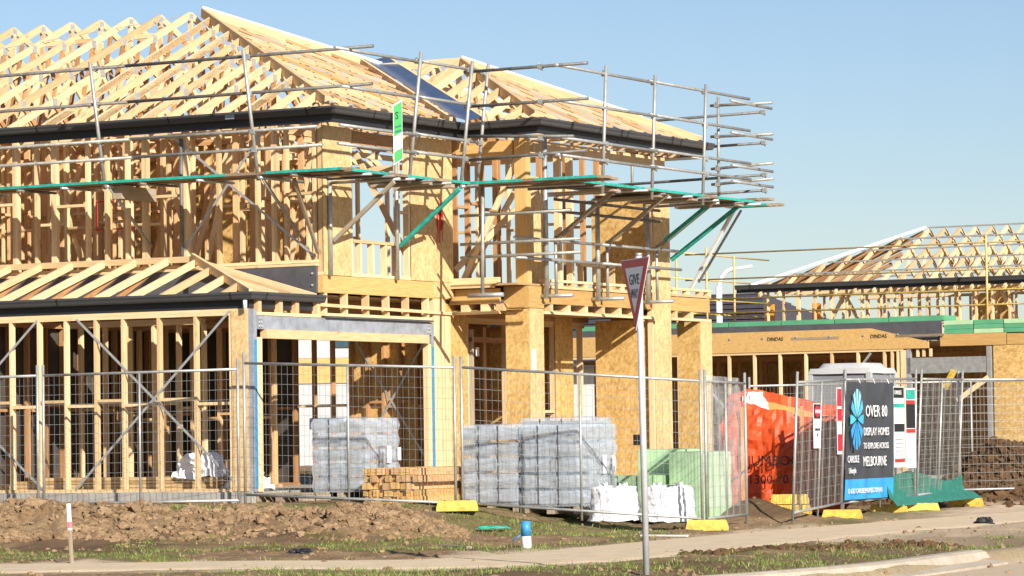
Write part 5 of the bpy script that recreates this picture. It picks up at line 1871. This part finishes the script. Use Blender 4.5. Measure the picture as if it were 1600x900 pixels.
FZ = 4.98
F0 = W(16.6, FB, 0)
FH = thing('far_frame_house', 'distant timber frame house with battened trusses behind the neighbour', 'house', W(8, FB, -0.2))
fa0, fa1 = 16.5, -2.0        # left corner to the right
FR = 3.9
fbm_, fz_p = FB + FR, 6.75


def fzs(b):
    return FZ + (b - FB) * (fz_p - FZ) / FR


def far_gutter():
    gutter(W(fa1, FB - 0.4, FZ + 0.06), W(fa0 + 0.4, FB - 0.4, FZ + 0.06), -V, 6.0, 0.13, 'gutter', 0.10, FH)


far_gutter()
hipa = fa0 - FR
for a in rangef(fa1, hipa, 0.5):
    t = beam('roof_truss', FH, W(a, FB, FZ - 0.02), W(a, FB + 2 * FR, FZ - 0.02), 0.05, 0.09, 'pine')
    beam('top_chord', t, W(a, FB - 0.4, fzs(FB - 0.4) - 0.08), W(a, fbm_, fz_p - 0.08), 0.06, 0.11, 'pine')
    beam('top_chord', t, W(a, FB + 2 * FR, FZ - 0.08), W(a, fbm_, fz_p - 0.08), 0.06, 0.11, 'pine')
    for (t0, t1) in ((1.2, 1.8), (2.6, 1.8), (2.6, 3.8), (5.2, 4.0)):
        bb = FB + t0
        beam('web', t, W(a, bb, (fzs(bb) if t0 < FR else fzs(FB + 2 * FR - t0)) - 0.12), W(a, FB + t1, FZ + 0.03), 0.05, 0.09, 'pine')
for a in rangef(hipa + 0.5, fa0, 0.6):
    bt = FB + (fa0 - a)
    beam('jack_rafter', FH, W(a, FB - 0.4, fzs(FB - 0.4) - 0.08), W(a, bt, fzs(bt) - 0.08), 0.06, 0.11, 'pine')
for b in rangef(FB + 0.4, FB + 2 * FR - 0.3, 0.6):
    bb = min(b, 2 * fbm_ - b)
    at = fa0 - (bb - FB)
    beam('jack_rafter', FH, W(fa0 + 0.3, b, FZ - 0.08), W(at, b, fzs(bb) - 0.08), 0.06, 0.11, 'pine_dark')
beam('hip_batten', FH, W(fa0 + 0.3, FB - 0.3, FZ - 0.05), W(hipa, fbm_, fz_p + 0.02), 0.10, 0.07, 'white')
for i in range(6):
    b = FB + 0.1 + i * 0.76
    beam('roof_batten', FH, W(fa1, b, fzs(b) + 0.0), W(fa0 - (b - FB) - 0.1, b, fzs(b) + 0.0), 0.07, 0.045, 'galv')
for i in range(3):
    b = FB + FR + 0.6 + i * 1.1
    bb = 2 * fbm_ - b
    beam('roof_batten', FH, W(fa1, b, fzs(bb)), W(fa0 - (bb - FB), b, fzs(bb)), 0.07, 0.045, 'galv')
for k, b in enumerate((0.0, 2.2, 4.6, 7.6)):
    fw = beam('wall_frame', FH, W(fa1, FB + b, FZ - 0.12), W(fa0 - 0.1, FB + b, FZ - 0.12), 0.09, 0.09, 'pine')
    for a in rangef(fa1 + 0.13 * k, fa0 - 0.2, 0.5 + 0.06 * k):
        beam('stud', fw, W(a, FB + b, 2.4), W(a, FB + b, FZ - 0.16), 0.05, 0.09, 'pine', V)
for k, a in enumerate(rangef(0.5, 16, 2.4)):
    beam('timber_brace', FH, W(a, FB + 0.3, 2.6), W(a + (1.2 if k % 2 else -1.2), FB + 0.3, 4.7), 0.06, 0.1, 'pine')
for (a, m_) in ((16.3, 'orange_paint'), (14.8, 'orange_paint'), (3.4, 'orange_paint')):
    hbox('orange_post', FH, a, a + 0.25, FB + 1.0, FB + 1.1, 2.4, 4.5, m_)
hbox('inner_panel', FH, 6.6, 8.2, FB + 3.2, FB + 3.22, 2.4, 4.8, 'osb')
hbox('inner_panel', FH, 10.4, 11.6, FB + 5.2, FB + 5.22, 2.4, 4.8, 'osb')
hbox('inner_panel', FH, 0.6, 4.2, FB + 5.2, FB + 5.22, 2.4, 4.8, 'osb')
hbox('far_floor', FH, fa1, fa0, FB, FB + 10, 2.2, 2.3, 'deck')
# its yellow edge protection
YS = thing('yellow_edge_protection', 'yellow guard rails and posts around the distant roof edge', 'scaffold', W(8, FB - 1.2, 3))
for i, (z, m_) in enumerate(((5.95, 'yellow_rail'), (5.2, 'yellow_rail'), (4.62, 'yellow_tube'), (4.20, 'yellow_tube'), (3.72, 'tube'))):
    tube('guard_rail', YS, W(fa1, FB - 1.2, z), W(fa0 + 1.6, FB - 1.2, z), 0.026, m_, 6)
    tube('guard_rail', YS, W(fa0 + 1.3, FB - 2.8, z + 0.02), W(fa0 + 1.3, FB + 4, z + 0.02), 0.026, m_, 6)
for a in (fa0 + 0.9, fa0 - 7.8, fa0 - 15.4):
    tube('post', YS, W(a, FB - 1.22, 3.3), W(a, FB - 1.22, 6.15), 0.034, 'yellow_rail', 6)
    hbox('toe_bracket', YS, a - 0.35, a + 0.75, FB - 1.35, FB - 1.15, 3.45, 3.70, 'orange_paint')
for b in (FB - 2.4, FB + 1.5):
    tube('post', YS, W(fa0 + 1.3, b, 3.3), W(fa0 + 1.3, b, 6.0), 0.034, 'yellow_rail', 6)

# far tiled house, street lamp, pale house seen through the garage
TH_ = thing('tiled_roof_house', 'distant house with dark tiled roof behind the street lamp', 'house', W(30, 80, 0))
c = W(36.5, 86, 0)
hw_, hl_ = 9.0, 9.0
wz_ = 3.3
for s in (-1, 1):
    beam('wall', TH_, c + U * s * hw_ * 0.95 - V * hl_ * 0.9 + Z * 2, c + U * s * hw_ * 0.95 + V * hl_ * 0.9 + Z * 2, 0.2, 4.4, 'render')
    beam('wall', TH_, c + V * s * hl_ * 0.9 - U * hw_ * 0.95 + Z * 2, c + V * s * hl_ * 0.9 + U * hw_ * 0.95 + Z * 2, 0.2, 4.4, 'render')
nrow = 13
for s in (-1, 1):
    for i in range(nrow):
        t0_, t1_ = i / nrow, (i + 1) / nrow
        y0 = s * hl_ * (1 - t0_)
        y1 = s * hl_ * (1 - t1_ - 0.02)
        pts = [c + V * y0 - U * hw_ * (1 - 0.5 * t0_) + Z * (wz_ + 3 * t0_ + 0.06), c + V * y0 + U * hw_ * (1 - 0.5 * t0_) + Z * (wz_ + 3 * t0_ + 0.06),
               c + V * y1 + U * hw_ * (1 - 0.5 * t1_) + Z * (wz_ + 3 * t1_), c + V * y1 - U * hw_ * (1 - 0.5 * t1_) + Z * (wz_ + 3 * t1_)]
        prism('tile_course', TH_, pts, -Z * 0.05, 'tile')
for s in (-1, 1):
    pts = [c + U * s * hw_ - V * hl_ + Z * wz_, c + U * s * hw_ + V * hl_ + Z * wz_, c + U * s * hw_ * 0.5 + Z * (wz_ + 3)]
    prism('hip_slope', TH_, pts, -Z * 0.05, 'tile')

lx, ly = 6.55, 110.0
LP = thing('street_lamp', 'pale curved street lamp pole in front of the distant roofs', 'street lamp', (lx, ly, -0.5))
tube('pole', LP, (lx, ly, -0.5), (lx, ly, 5.35), 0.10, 'white', 10)
mbl = MB()
prev = Vector((lx, ly, 5.3))
for i in range(1, 9):
    t = i / 8
    q = Vector((lx + 0.5 * (1 - math.cos(t * 1.5)), ly - 0.1 * t, 5.3 + 0.6 * math.sin(t * 1.5)))
    mbl.tube(prev, q, 0.07, 8)
    prev = q
mbl.build('arm', 'white', LP)
beam('lamp_head', LP, prev, prev + Vector((0.6, 0, 0.08)), 0.22, 0.10, 'pale_plastic')

PH = thing('pale_distant_house', 'white distant house glimpsed through the garage opening', 'house', (-4.5, 84, -0.3))
beam('wall', PH, (-9, 84, 0.85), (0.5, 84, 0.85), 0.3, 2.4, 'pale_plastic')
beam('timber_band', PH, (-9, 83.95, 2.36), (0.5, 83.95, 2.36), 0.3, 0.60, 'lvl')
beam('upper_wall', PH, (-9, 84.3, 3.3), (0.5, 84.3, 3.3), 0.3, 1.25, 'pale_plastic')
for x in (-6.2, -4.4, -3.7, -2.0):
    beam('upper_window', PH, (x, 84.12, 3.2), (x + 0.45, 84.12, 3.2), 0.05, 0.55, 'glass')
beam('roof_edge', PH, (-9.2, 83.8, 4.05), (0.7, 83.8, 4.05), 0.6, 0.22, 'tile')
for x in (-6.6, -4.9, -3.4, -1.5):
    beam('window', PH, (x, 83.82, 1.1), (x + 0.8, 83.82, 1.1), 0.05, 0.25, 'glass')
beam('garage_door', PH, (-5.4, 83.82, 0.2), (-3.6, 83.82, 0.2), 0.05, 1.0, 'pale_plastic')
print('objects', len(bpy.data.objects))
